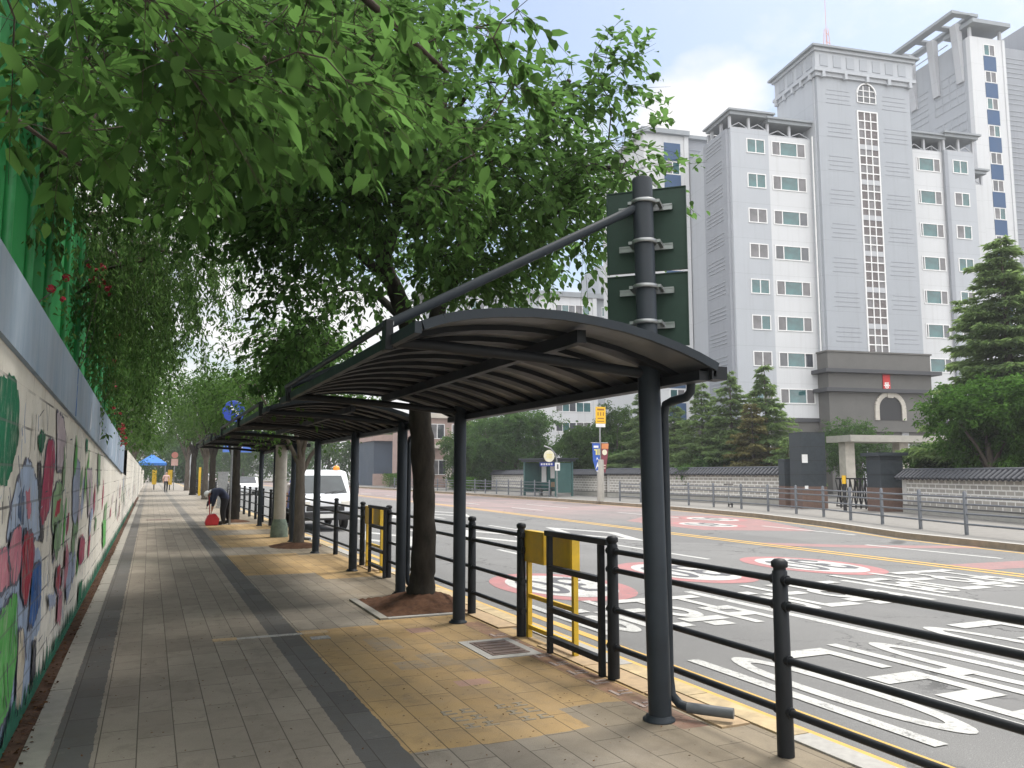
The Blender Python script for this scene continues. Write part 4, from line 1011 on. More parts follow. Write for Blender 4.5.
for f in range(9):   # moulded panels on the side wall
    zz = 1.5 + f * 4.6
    for q, yy in enumerate((.9, 5.9, 10.9)):
        if q == 1:
            for k in range(6): g.box(a_ - .05, o_ + yy, zz + k * .65, a_ + .01, o_ + yy + 4.0, zz + k * .65 + .12, 3)
        else:
            for k in range(5): g.box(a_ - .05, o_ + yy, zz + k * .85, a_ + .01, o_ + yy + 4.0, zz + k * .85 + .09, 3)
            for k in range(5): g.box(a_ - .052, o_ + yy + k * 1.0, zz, a_ + .012, o_ + yy + k * 1.0 + .08, zz + 3.4, 3)
g.build('wall', [M['fac_white'], M['fac_mid'], M['fac_blue'], M['fac_grey']], t3, off=(0, 0, 0))
windows(t3, 1.35, 1.2, 2, [(3, 1), (2, 3), (1, 3)], [(a_ + 2.2, o_ - .02, 1.55 + 2.785 * k) for k in range(1, 16)])
g = MB(); g.box(a_ - .3, o_ - .8, 45.6, a_ + 4.2, o_ + 3, 46.0, 0)
for xx in (a_ + .1, a_ + 3.7): g.box(xx, o_ + .1, 44.6, xx + .25, o_ + .35, 45.6, 1)
for yy in (.9, 4.1, 7.3):   # tapered brackets
    yb = o_ + yy
    g.prism([(a_ - .02, yb, 40.3), (a_ - .25, yb, 40.3), (a_ - .75, yb, 46.3), (a_ - .02, yb, 46.3)], (0, .8, 0), 1)
g.box(a_ - 2.5, o_ - .6, 46.3, a_ - 1.6, o_ + 10.2, 46.6, 0); g.box(a_ - .3, o_ - .6, 46.3, a_ + .6, o_ + 10.2, 46.6, 0)
for yy in (0, 2.5, 5.3, 8.1, 10.2): g.box(a_ - 1.6, o_ - .6 + yy, 46.34, a_ - .3, o_ + .1 + yy, 46.56, 0)
for zz in (45.2, 46.0): g.box(a_ + .1, o_ + 3, zz, a_ + .2, o_ + 14, zz + .08, 1)
g.build('roof_pergola', [M['fac_roof'], M['fac_pale']], t3, off=(0, 0, 0))

# hazier block far behind, over the canopy
t4 = thing('apartment_building', 'distant low grey apartment block seen over the nearest canopy roof', 'apartment block', A0, RZ)
g = MB(); o_ = 55
g.box(-22, o_, -1, -7.2, o_ + 10, 26.5, 0); g.box(-7.2, o_ - .3, -1, 1, o_ + 10, 26.5, 1); g.box(1, o_ + .3, -1, 9.5, o_ + 10, 26.5, 2); g.box(-24, o_ - .6, 26.5, 10, o_ + 10, 27.2, 3); g.box(2.5, o_ + 2, 27, 9.5, o_ + 10, 32, 2); g.box(-22, o_ - .1, -1, 10, o_ + 1, 6.0, 4); g.box(.7, o_ - .5, -1, 1.3, o_, 26.5, 1)
g.build('wall', [M['fac_lil'], M['fac_white'], M['fac_grey'], M['fac_roof'], M['fac_base']], t4, off=(0, 0, 0))
zz4 = [8 + 2.785 * k for k in range(7)]
windows(t4, 3.0, 1.3, 3, C3, [(-10.5, o_ - .02, z) for z in zz4] + [(-16.5, o_ - .02, z) for z in zz4] + [(-3.4, o_ - .32, z) for z in zz4])
windows(t4, 2.2, 1.4, 2, C2, [(3.4, o_ + .28, z) for z in zz4] + [(-.8, o_ - .32, z) for z in zz4] + [(7.4, o_ + .28, z) for z in zz4])

# low buildings at the far end of the road
t5 = thing('commercial_building', 'dark blue glass-fronted low building at the far bend', 'building', (31, 104, 0))
g = MB(); g.box(25.5, 100, -.2, 37, 112, 5.6, 0); g.box(25.2, 99.4, 5.6, 37.4, 112, 6.4, 1); g.box(25.4, 99.9, -.2, 37.1, 100.1, 1.5, 1)
g.build('wall', [M['bld_dark'], M['bld_brick']], t5)
for xx in (28.2, 29.8): 
    g = MB(); g.box(xx, 99.5, .5, xx + .7, 99.95, 4.6); g.build('pale_column', M['bld_cream'], t5)
t6 = thing('brick_house', 'pale pinkish brick house with cream columns behind the trunk', 'building', (31, 84, 0))
g = MB(); g.box(26.5, 82, -.2, 31.6, 95, 7.4, 0); g.box(26.2, 81.6, 7.4, 31.9, 95, 7.9, 1); g.box(26.3, 81.5, 4.2, 31.6, 82, 4.6, 1)
g.build('wall', [M['bld_brick'], M['bld_cream']], t6)
for xx in (26.6, 28.6, 30.6):
    g = MB(); g.box(xx, 81.2, -.2, xx + .5, 81.75, 4.2); g.build('column', M['bld_cream'], t6)
o1 = window_mesh(1.7, 1.6, 2, [3, 2], None).build('window', WMATS, t6, off=(0, 0, 0))
for i, (xx, zz) in enumerate([(27.7, 6.0), (30.2, 6.0), (27.9, 2.2), (29.9, 2.2)]):
    w_ = o1 if i == 0 else o1.copy()
    if i: COL.objects.link(w_); w_.parent = t6
    w_.location = (xx - 31, 81.97 - 84, zz)
t = thing('notice_board', 'small red notice board in front of the dark far building', 'notice board', (27.4, 94, 0))
g = MB(); g.box(26.9, 94, .5, 27.9, 94.08, 2.4); g.build('board', M['red'], t)
g = MB(); g.box(26.95, 94.02, -.2, 27.02, 94.07, .5); g.box(27.75, 94.02, -.2, 27.82, 94.07, .5); g.build('legs', M['galv'], t)

# ------------------------------------------------------------------ tiled boundary walls and gate pillars
def hanok(p0, p1, h, label):
    p0, p1 = Vector((*p0, 0)), Vector((*p1, 0)); L = (p1 - p0).length; ang = math.atan2(p1.y - p0.y, p1.x - p0.x)
    t = thing('tiled_wall', label, 'wall', tuple(p0), ang, 'stone boundary walls capped with black tiles')
    g = MB(); g.box(.3, -.18, .3, L - .02, .18, h, 0); g.box(0, -.2, .0, .3, .2, h, 3); g.box(0, -.22, -.1, L, .22, .3, 1)
    g.box(0, -.215, .3, L, .215, .36, 2); M_ = [M['hanok'], M['conc_light'], M['fac_base'], simple('white_wall_end', (.55, .53, .5), .85, .1)]
    g.build('stone_face', M_, t, off=(0, 0, 0))
    g = MB(); hw = .40
    g.prism([(-.08, -hw, h), (-.08, hw, h), (-.08, .07, h + .30), (-.08, -.07, h + .30)], (L + .16, 0, 0), 0)
    n = int(L / .27)
    for i in range(n + 1):
        x = -.04 + i * (L + .08) / n
        for s_ in (-1, 1): g.tube([(x, s_ * .06, h + .31), (x, s_ * (hw + .05), h + .02)], [.07, .075], 8)
    g.tube([(-.12, 0, h + .34), (L + .12, 0, h + .34)], .085, 10); g.box(-.1, -.07, h + .27, L + .1, .07, h + .33)
    g.build('tile_cap', M['tile'], t, off=(0, 0, 0))
    return t
hanok((27.9, 23.6), (22.2, 8.6), 1.36, 'tiled stone wall right of the gate, below the big fir')
hanok((28.0, 47.0), (27.75, 30.2), 1.5, 'tiled stone wall left of the gate, below the twin firs')
hanok((28.4, 68), (28.05, 47.3), 1.45, 'farther tiled stone wall running behind the bus stop')
def pillar(x, y, w, d, h, label, cap, plate=False):
    t = thing('gate_pillar', label, 'gate pillar', (x, y, 0), R(-16), 'dark granite gate pillars')
    g = MB(); g.box(-w / 2, -d / 2, 1.0 if plate or cap else 0, w / 2, d / 2, h, 0)
    for zz in np.arange(.9, h, .62): g.box(-w / 2 - .006, -d / 2 - .006, zz, w / 2 + .006, d / 2 + .006, zz + .02, 2)
    g.box(-w / 2 - .02, -d / 2 - .02, 0, w / 2 + .02, d / 2 + .02, 1.0, 1)
    if cap: g.box(-w / 2 - .16, -d / 2 - .16, h, w / 2 + .16, d / 2 + .16, h + .14, 0)
    g.build('shaft', [M['stone_dark'], M['stone_brown'], M['black']], t, off=(0, 0, 0))
    if plate:
        g = MB(); g.box(-w / 2 + .02, -d / 2 - .03, 2.05, -w / 2 + .28, -d / 2 - .004, 2.42); g.box(-w / 2 + .1, -d / 2 - .03, .9, -w / 2 + .26, -d / 2 - .021, 1.04); g.build('plate', M['white'], t, off=(0, 0, 0))
pillar(27.15, 28.2, 1.15, 1.1, 3.42, 'tall black granite gate pillar left of the entrance', False, True)
pillar(27.95, 24.7, 1.0, 1.0, 2.3, 'shorter capped granite gate pillar at the end of the right tiled wall', True)
pillar(27.3, 29.55, .75, .6, 2.25, 'lowest dark granite block beside the tall gate pillar', False)
t = thing('folding_gate', 'black folding metal gate between the granite pillars', 'gate', (28.4, 26.4, 0))
for k in range(9):
    g = MB(); yy = 25.3 + k * .28; g.box(28.38, yy, .05, 28.43, yy + .05, 1.35); g.beam((28.4, yy, .1), (28.4, yy + .28, 1.3), .03, .03); g.beam((28.4, yy, 1.3), (28.4, yy + .28, .1), .03, .03); g.build('lattice', M['black'], t)
for zz in (.1, 1.32):
    g = MB(); g.box(28.37, 25.25, zz, 28.44, 27.8, zz + .06); g.build('bar', M['black'], t)
t = thing('marker_post', 'thin black post with a yellow reflective band by the gate', 'marker post', (26.6, 25.6, 0))
g = MB(); g.tube([(26.6, 25.6, .03), (26.6, 25.6, 1.5)], .07, 10); g.build('shaft', M['black'], t)
g = MB(); g.lathe([(.085, 1.15), (.085, 1.5)], (26.6, 25.6, 0), 12); g.build('reflector', M['sign_ylw'], t)
t = thing('red_notice', 'small red notice behind the tiled wall near the porch', 'notice board', (31.0, 25.2, 0))
g = MB(); g.box(30.7, 25.2, 1.5, 31.4, 25.26, 2.1); g.build('board', M['red'], t)
g = MB(); g.box(31.0, 25.22, -.2, 31.08, 25.27, 1.5); g.build('leg', M['galv'], t)

# far railing
FR = [(16.6, 4.0), (17.7, 9.0), (19.1, 14.4), (20.9, 19), (22.7, 23.5), (23.7, 28), (24.1, 33), (24.15, 40), (24.0, 50), (23.8, 62), (23.2, 84)]
def along(P, step):
    out = []; d = 0.0; nxt = 0.0
    for a, b in zip(P[:-1], P[1:]):
        l = math.hypot(b[0] - a[0], b[1] - a[1])
        while nxt <= d + l: f = (nxt - d) / l; out.append((a[0] + (b[0] - a[0]) * f, a[1] + (b[1] - a[1]) * f)); nxt += step
        d += l
    return out
def far_rail(pts, label):
    t = thing('pavement_railing', label, 'railing', (*pts[0], .03), 0, 'grey railings on the far pavement')
    for zz in (.42, .68, .92, 1.1)[0:4]:
        g = MB(); g.tube([(p[0], p[1], zz - .12) for p in pts], .026, 8); g.build('rail', M['railgrey'], t)
    for p in pts:
        g = MB(); g.lathe([(.05, .03), (.05, 1.1), (.02, 1.14)], (*p, 0), 10); g.build('post', M['railgrey'], t)
Q = along(FR, 2.15)
far_rail([p for p in Q if p[1] < 41], 'grey four-bar railing on the far pavement in front of the gate'); far_rail([p for p in Q if 46 < p[1]], 'distant grey railing beyond the bus stop')

# ------------------------------------------------------------------ bus stop, banner pole
t = thing('bus_shelter', 'teal-framed glass bus shelter on the far pavement', 'bus shelter', (25.2, 50.6, .03), R(-78))
g = MB(); g.box(-1.9, -.9, 2.35, 1.9, .9, 2.5); g.box(-2.05, -1.05, 2.5, 2.05, 1.05, 2.58); g.build('roof', M['stone_dark'], t, off=(0, 0, 0))
for x_, y_ in ((-1.75, -.7), (1.75, -.7), (-1.75, .7), (1.75, .7), (0, .7)):
    g = MB(); g.box(x_ - .06, y_ - .06, 0, x_ + .06, y_ + .06, 2.35); g.build('post', M['signteal'], t, off=(0, 0, 0))
g = MB()
g.box(-1.68, .68, .3, -.08, .70, 2.2); g.box(.08, .68, .3, 1.68, .70, 2.2); g.build('glass_back', M['g_green'], t, off=(0, 0, 0))
g = MB(); g.box(-1.77, -.62, .25, -1.73, .62, 2.25); g.build('glass_end', M['signteal'], t, off=(0, 0, 0))
g = MB(); g.box(1.73, -.62, .25, 1.77, .62, 2.25); g.build('glass_end', M['signteal'], t, off=(0, 0, 0))
g = MB(); g.box(-1.45, .58, .9, -.95, .64, 2.15); g.box(-.45, .58, 1.2, .05, .64, 2.15); g.build('timetable', M['white'], t, off=(0, 0, 0))
g = MB(); g.box(.0, -.72, 2.02, 1.6, -.64, 2.32, 0)
for k in range(5): g.box(.15 + k * .27, -.73, 2.1, .33 + k * .27, -.715, 2.24, 1)
g.build('route_panel', [M['signface_blue'], M['white']], t, off=(0, 0, 0))
g = MB(); g.box(-1.5, .1, .44, .1, .5, .5); g.box(-1.2, .2, 0, -1.1, .4, .44); g.box(-.2, .2, 0, -.1, .4, .44); g.build('bench', M['galv'], t, off=(0, 0, 0))
g = MB(); g.box(-.3, .5, .6, .6, .56, .95); g.build('wooden_panel', M['wood'], t, off=(0, 0, 0))
t = thing('bus_stop_sign', 'round cream bus stop sign on a curved pole', 'bus stop sign', (23.5, 45.9, .03))
g = MB(); g.tube([(23.5, 45.9, .03), (23.5, 45.9, 2.4), (23.42, 45.93, 2.8), (23.1, 46.0, 3.15), (22.7, 46.1, 3.3)], .045, 10); g.build('curved_pole', M['galv'], t)
g = MB(); g.lathe([(.36, -.03), (.38, 0), (.36, .03)], (22.98, 45.96, 2.66), 24, 0, 'y')
for k in range(3): g.box(22.78, 45.915, 2.53 + k * .11, 23.18, 45.93, 2.57 + k * .11, 1)
g.build('round_board', [M['cream'], M['ygold']], t)
g = MB(); g.box(23.34, 45.8, 1.75, 23.66, 45.86, 2.25, 0); g.box(23.44, 45.79, 1.85, 23.56, 45.8, 2.15, 1); g.build('number_plate', [M['white'], M['railgrey']], t)
t = thing('banner_pole', 'pale pole carrying two hanging banners and a yellow sign on top', 'banner pole', (23.0, 39.6, .03))
g = MB(); g.lathe([(.2, .03), (.19, 2.3), (.17, 2.35)], (23, 39.6, 0), 14); g.build('pole_base', M['conc_light'], t)
g = MB(); g.tube([(23, 39.6, 2.3), (23, 39.6, 5.4)], .05, 10); g.tube([(22.4, 39.6, 3.28), (23.5, 39.6, 3.28)], .02, 6); g.build('pole', M['galv'], t)
def pxm(k): return k
g = MB(); g.prism([(22.47, 39.55, 3.25), (22.95, 39.55, 3.25), (22.95, 39.55, 1.55), (22.68, 39.55, 1.75), (22.5, 39.55, 2.3)][::-1], (0, .012, 0), 0)
g.box(22.55, 39.53, 3.0, 22.85, 39.55, 3.12, 2)
for (a, b, c, d, m_) in ((22.58, 2.92, 22.76, 2.85, 1), (22.68, 2.6, 22.76, 2.85, 1), (22.8, 2.6, 22.84, 2.95, 1), (22.88, 2.6, 22.92, 2.95, 1)): g.box(a, 39.53, min(b, d), c, 39.55, max(b, d), m_)
g.prism([(22.76, 39.53, 2.48), (22.7, 39.53, 2.3), (22.76, 39.53, 2.38), (22.86, 39.53, 2.3)], (0, .02, 0), 2)
g.prism([(22.78, 39.53, 2.2), (22.74, 39.53, 2.05), (22.66, 39.53, 1.8), (22.78, 39.53, 1.98), (22.9, 39.53, 1.8), (22.84, 39.53, 2.05)], (0, .02, 0), 2)
g.box(22.72, 39.53, 1.68, 22.92, 39.55, 1.74, 2)
g.build('blue_banner', [M['banner_blue'], M['ygold'], M['white']], t)
g = MB(); g.prism([(23.05, 39.55, 3.25), (23.52, 39.55, 3.25), (23.46, 39.55, 2.6), (23.3, 39.55, 1.6), (23.05, 39.55, 1.75)][::-1], (0, .012, 0), 0)
g.prism([(23.06, 39.53, 3.24), (23.51, 39.53, 3.24), (23.48, 39.53, 2.95), (23.06, 39.53, 2.95)][::-1], (0, .02, 0), 1)
g.lathe([(.155, -.012), (.16, 0)], (23.24, 39.53, 2.75), 16, 2, 'y'); g.box(23.12, 39.53, 2.0, 23.3, 39.55, 2.05, 2); g.box(23.12, 39.53, 1.85, 23.28, 39.55, 1.9, 2)
g.build('maroon_banner', [M['banner_red'], M['banner_org'], M['cream']], t)
g = MB(); g.box(22.68, 39.5, 4.36, 23.32, 39.53, 5.3, 0); g.box(22.78, 39.49, 5.1, 23.22, 39.5, 5.2, 1)
for k in range(3): g.box(22.8 + k * .17, 39.49, 4.8, 22.86 + k * .17, 39.5, 5.0, 1)
g.box(22.8, 39.49, 4.62, 23.2, 39.5, 4.68, 1); g.box(22.78, 39.49, 4.46, 23.22, 39.5, 4.5, 1); g.box(22.7, 39.51, 4.16, 23.3, 39.53, 4.35, 2)
g.build('yellow_sign', [M['sign_ylw'], simple('sign_brown', (.3, .12, .02), .5, .1), M['white']], t)
t = thing('kick_scooter', 'small kick scooter parked on the far pavement by the railing', 'scooter', (24.6, 30.5, .03), R(60))
g = MB(); g.box(-.45, -.06, .12, .3, .06, .17); g.build('deck', M['black'], t, off=(0, 0, 0))
g = MB(); g.tube([(.3, 0, .14), (.42, 0, .3), (.34, 0, 1.05)], .025, 8); g.build('stem', M['galv'], t, off=(0, 0, 0))
g = MB(); g.tube([(.34, -.22, 1.05), (.34, .22, 1.05)], .02, 8); g.build('handlebar', M['black'], t, off=(0, 0, 0))
for x_ in (-.5, .44):
    g = MB(); g.lathe([(.05, -.02), (.11, -.02), (.11, .02), (.05, .02)], (x_, 0, .11), 14, 0, 'y'); g.build('wheel', M['rubber'], t, off=(0, 0, 0))
# blue parasol tent and yellow posts far down the path
t = thing('parasol_tent', 'bright blue canopy tent at the far end of the path', 'tent', (.1, 90, 0))
g = MB(); g.add([(-1.2, 88.8, 2.6), (1.5, 88.8, 2.6), (1.5, 91.3, 2.6), (-1.2, 91.3, 2.6), (.15, 90, 3.5)], [(0, 1, 4), (1, 2, 4), (2, 3, 4), (3, 0, 4)]); g.box(-1.2, 88.79, 2.35, 1.5, 88.81, 2.6); g.build('canopy_cloth', M['tentblue'], t)
for x_, y_ in ((-1.1, 88.9), (1.4, 88.9), (-1.1, 91.2), (1.4, 91.2)):
    g = MB(); g.tube([(x_, y_, 0), (x_, y_, 2.6)], .04, 8); g.build('leg', M['galv'], t)
for i, (x_, y_, c, lb) in enumerate(((.4, 86, 'yellow', 'yellow bollard board under the blue tent'), (1.75, 84, 'yellow', 'yellow board post right of the blue tent'), (3.25, 62, 'yellow', 'slim yellow post beside the far trunks'))):
    t = thing('yellow_post', lb, 'post', (x_, y_, 0), 0, 'yellow posts far along the path'); g = MB(); w_ = .2 if i < 2 else .08
    g.box(x_ - w_, y_, .5 if i < 2 else 0, x_ + w_, y_ + .1, 1.9 if i < 2 else 2.0); g.build('board', M['yellow'], t); g = MB(); g.box(x_ - .05, y_ + .02, 0, x_ + .05, y_ + .08, .6); g.build('foot', M['black'], t)
t = thing('red_placard', 'red and white placard on a pole beside the blue tent', 'placard', (2.1, 84, 0))
g = MB(); g.tube([(2.1, 84.05, 0), (2.1, 84.05, 2.6)], .04, 8); g.build('pole', M['galv'], t)
g = MB(); g.lathe([(.3, 0), (.3, .04)], (2.1, 84, 3.3), 18, 0, 'y'); g.box(1.8, 84, 2.3, 2.4, 84.04, 2.95, 1); g.build('board', [simple('pale_red_board', (.55, .22, .18), .5, .1), simple('pale_pink_board', (.6, .38, .34), .5, .1)], t)
t = thing('control_box', 'grey kerbside control cabinet beside the trunks', 'cabinet', (3.05, 40, 0))
g = MB(); g.box(2.9, 39.8, .1, 3.3, 40.2, 1.6); g.box(2.87, 39.77, 1.6, 3.33, 40.23, 1.66); g.build('cabinet', M['galv'], t); g = MB(); g.box(2.87, 39.77, 0, 3.33, 40.23, .1); g.build('plinth', M['granite'], t)

# ------------------------------------------------------------------ truck
t = thing('small_truck', 'white small truck with amber beacons parked facing us at the kerb', 'truck', (4.80, 24.4, -.12), 0)
Z = (0, 0, 0)
g = MB()
prof = [(.04, .42), (0, .58), (.0, .90), (.10, 1.02), (.24, 1.09), (.74, 1.66), (.92, 1.78), (1.4, 1.82), (1.62, 1.76), (1.62, .42)]
g.prism([(-.80, y, z) for y, z in prof], (1.6, 0, 0)); cab = g.build('cab', M['truckwhite'], t, off=Z, bevel=.09)
def on_slope(y): return 1.09 + (y - .24) * (.57 / .50)
g = MB(); a, b = .27, .72
g.prism([(-.68, a - .02, on_slope(a) + .01), (.68, a - .02, on_slope(a) + .01), (.59, b - .02, on_slope(b) + .01), (-.59, b - .02, on_slope(b) + .01)][::-1], (0, .02, -.015)); g.build('windscreen', M['g_truck'], cab, off=Z)
for sx in (-1, 1):
    g = MB(); q = [(.42, 1.1), (.84, 1.62), (1.42, 1.66), (1.5, 1.1)]; q = [(sx * .805, y, z) for y, z in q]
    g.prism(q if sx > 0 else q[::-1], (sx * .006, 0, 0)); g.build('side_window', M['g_dark'], cab, off=Z)
    g = MB(); g.prism([(sx * .58 - .13, -.015, .74), (sx * .58 + .13, -.015, .76), (sx * .58 + .13, -.015, .90), (sx * .58 - .11, -.015, .88)], (0, .04, 0)); g.build('headlight', M['lamp'], t, off=Z, bevel=.01)
    g = MB(); g.tube([(sx * .80, .35, 1.15), (sx * .93, .22, 1.18)], .015, 6); g.box(sx * .95 - .07, .16, 1.10, sx * .95 + .07, .21, 1.42); g.build('mirror', M['black'], t, off=Z)
    g = MB(); g.lathe([(.10, 0), (.10, .06), (.07, .12), (.02, .14)], (sx * .52, 1.1, 1.81), 12); g.build('beacon', M['orange'], t, off=Z)
    g = MB(); g.tube([(sx * .1 + .1, .2, 1.1), (sx * .1 + .5, .30, 1.19)], .012, 5); g.build('wiper', M['black'], t, off=Z)
    for yw in (.75, 3.1):
        g = MB(); g.lathe([(.12, -.08), (.26, -.09), (.30, -.06), (.30, .06), (.26, .09), (.12, .08)], (sx * .70, yw, .30), 20, 0, 'x'); w_ = g.build('wheel', M['rubber'], t, off=Z)
        g = MB(); g.lathe([(.05, -.085), (.17, -.085), (.17, .085), (.05, .085)], (sx * .70, yw, .30), 14, 0, 'x'); g.build('rim', M['galv'], w_, off=Z)
g = MB(); g.box(-.82, -.07, .33, .82, .05, .58); g.build('bumper', M['black'], t, off=Z, bevel=.03)
g = MB(); g.box(-.56, -.012, .60, .56, .02, .74); g.build('grille', M['black'], t, off=Z, bevel=.01)
g = MB(); g.box(-.22, -.085, .40, .22, -.07, .52); g.build('number_plate', M['white'], t, off=Z)
g = MB(); g.box(-.80, 1.7, .62, .80, 4.3, .72); g.box(-.80, 1.7, .72, -.76, 4.3, 1.1); g.box(.76, 1.7, .72, .80, 4.3, 1.1); g.box(-.8, 1.68, .72, .8, 1.72, 1.5); g.box(-.8, 4.27, .72, .8, 4.3, 1.1); g.build('cargo_bed', M['blue'], t, off=Z)
g = MB(); g.box(-.35, .6, .3, .35, 4.2, .55); g.build('chassis', M['black'], t, off=Z)
g = MB(); g.box(-.12, .95, 1.8, .02, 1.15, 2.12); g.build('antenna_box', M['white'], t, off=Z)

def far_car(x, y, c, label):
    t = thing('parked_car', label, 'car', (x, y, -.12), R(0))
    g = MB(); g.prism([(-.85, a, b) for a, b in [(0, .3), (-.02, .7), (.9, .9), (1.5, 1.4), (3.1, 1.42), (3.9, .95), (4.3, .85), (4.3, .3)]], (1.7, 0, 0)); g.build('body', c, t, off=Z, bevel=.08)
    g = MB(); g.prism([(-.7, .92, .94), (.7, .92, .94), (.62, 1.46, 1.4), (-.62, 1.46, 1.4)][::-1], (0, .02, .02)); g.build('windscreen', M['g_dark'], t, off=Z)
    for sx in (-1, 1):
        for yw in (.8, 3.5):
            g = MB(); g.lathe([(.1, -.1), (.3, -.1), (.3, .1), (.1, .1)], (sx * .78, yw, .3), 14, 0, 'x'); g.build('wheel', M['rubber'], t, off=Z)
far_car(7.0, 66, M['truckwhite'], 'white car far down the road seen between the trunks')

# ------------------------------------------------------------------ people
def person(name, label, loc, rz, J, E_, mats, zone, hat=None):
    """J joints {name:(pos, radius)}, E_ edges; zone(center)->material index"""
    me = bpy.data.meshes.new(name); names = list(J)
    me.from_pydata([J[k][0] for k in names], [(names.index(a), names.index(b)) for a, b in E_], [])
    o = bpy.data.objects.new(name, me); COL.objects.link(o)
    sk = o.modifiers.new('skin', 'SKIN'); sk.use_smooth_shade = True
    for i, k in enumerate(names):
        r = J[k][1]; r = r if isinstance(r, tuple) else (r, r); me.skin_vertices[0].data[i].radius = r
        me.skin_vertices[0].data[i].use_root = (i == 0)
    o.modifiers.new('sub', 'SUBSURF').levels = 2; o.modifiers['sub'].render_levels = 2
    bpy.context.view_layer.update()
    dg = bpy.context.evaluated_depsgraph_get(); m2 = bpy.data.meshes.new_from_object(o.evaluated_get(dg))
    o.modifiers.clear(); o.data = m2; m2.materials.clear()
    for m_ in mats: m2.materials.append(m_)
    for p in m2.polygons: p.material_index = zone(p.center); p.use_smooth = True
    o.location = loc; o.rotation_euler.z = rz
    return tag(o, label, 'person')
def fingers(J, E_, wrist, d, side, r=.011):
    w = Vector(wrist); d = Vector(d).normalized(); s_ = Vector(side).normalized()
    J['palm' + str(len(J))] = (tuple(w + d * .06), (.035, .02)); pk = list(J)[-1]
    for i, (f, l) in enumerate(((-1, .06), (-.33, .075), (.33, .08), (1, .065))):
        k1, k2 = f'f{len(J)}', f'g{len(J)}'
        J[k1] = (tuple(w + d * .10 + s_ * f * .03), r); J[k2] = (tuple(w + d * (.10 + l * .8) + s_ * f * .034 - Vector((0, 0, .012))), r * .8); E_ += [(pk, k1), (k1, k2)]
    k = f't{len(J)}'; J[k] = (tuple(w + d * .07 - s_ * .06), r * 1.1); E_.append((pk, k))
    return pk
# worker bending over a red dustpan: facing -x
J = {'pelvis': ((0.1, 0, .90), (.19, .17)), 'spine': ((-0.06, 0, 1.03), (.20, .17)), 'chest': ((-0.177, 0, 1.06), (.22, .17)), 'neck': ((-0.286, 0, 1.06), .06), 'head': ((-0.36, 0, .98), (.095, .085)), 'crown': ((-0.422, 0, .93), (.08, .075)),
     'hipl': ((0.1, -.11, .82), .125), 'kneel': ((0.02, -.14, .46), .095), 'anklel': ((0.06, -.14, .09), .07), 'toel': ((-0.1, -.13, .045), .045),
     'hipr': ((0.12, .11, .82), .125), 'kneer': ((0.16, .14, .46), .095), 'ankler': ((0.24, .14, .09), .07), 'toer': ((0.03, .13, .045), .045),
     'shl': ((-0.204, -.20, 1.02), .10), 'ell': ((-0.245, -.24, .76), .07), 'wrl': ((-0.286, -.15, .52), .036),
     'shr': ((-0.204, .20, 1.02), .10), 'elr': ((-0.286, .23, .80), .07), 'wrr': ((-0.394, .12, .66), .036)}
E_ = [('pelvis', 'spine'), ('spine', 'chest'), ('chest', 'neck'), ('neck', 'head'), ('head', 'crown'), ('pelvis', 'hipl'), ('hipl', 'kneel'), ('kneel', 'anklel'), ('anklel', 'toel'), ('pelvis', 'hipr'), ('hipr', 'kneer'), ('kneer', 'ankler'), ('ankler', 'toer'),
      ('chest', 'shl'), ('shl', 'ell'), ('ell', 'wrl'), ('chest', 'shr'), ('shr', 'elr'), ('elr', 'wrr')]
E_.append(('wrl', fingers(J, E_, (-.286, -.15, .52), (-.15, 0, -1), (0, 1, 0)))); E_.append(('wrr', fingers(J, E_, (-.394, .12, .66), (-.25, 0, -1), (0, 1, 0))))
def zone_w(c):
    if c.x < -.325 and c.z > .86: return 3 if c.z > 1.0 or c.x < -.40 else 2
    if c.z < .13: return 4
    if c.z > .80 or (c.x < -.19 and c.z > .58): return 0
    if c.x < -.2 and c.z > .3: return 2
    return 1
p1 = person('person', 'person in navy jacket and black trousers bending over a red dustpan', (2.08, 26.9, 0), 0, J, E_, [M['cloth_navy'], M['cloth_dark'], M['skin'], M['capwhite'], M['black']], zone_w)
g = MB(); g.lathe([(.105, 0), (.10, .05), (.07, .09), (.02, .11)], (0, 0, 0), 14); 
hat = g.build('cap', M['capwhite'], p1, off=Z); hat.location = (-.42, 0, .95); hat.rotation_euler = (0, R(-70), 0)
t = thing('dustpan', 'red long-handled dustpan standing on the paving in front of the worker', 'dustpan', (1.80, 26.85, 0))
g = MB(); g.prism([(1.62, 26.68, .0), (1.98, 26.68, .0), (2.02, 26.68, .2), (1.9, 26.68, .36), (1.68, 26.68, .32), (1.60, 26.68, .12)][::-1], (0, .34, 0)); g.build('pan', M['red'], t, bevel=.03)
g = MB(); g.tube([(1.74, 26.85, .3), (1.70, 26.9, 1.0)], .016, 8); g.tube([(1.64, 26.9, 1.0), (1.78, 26.9, 1.0)], .02, 8); g.build('handle', M['red'], t)
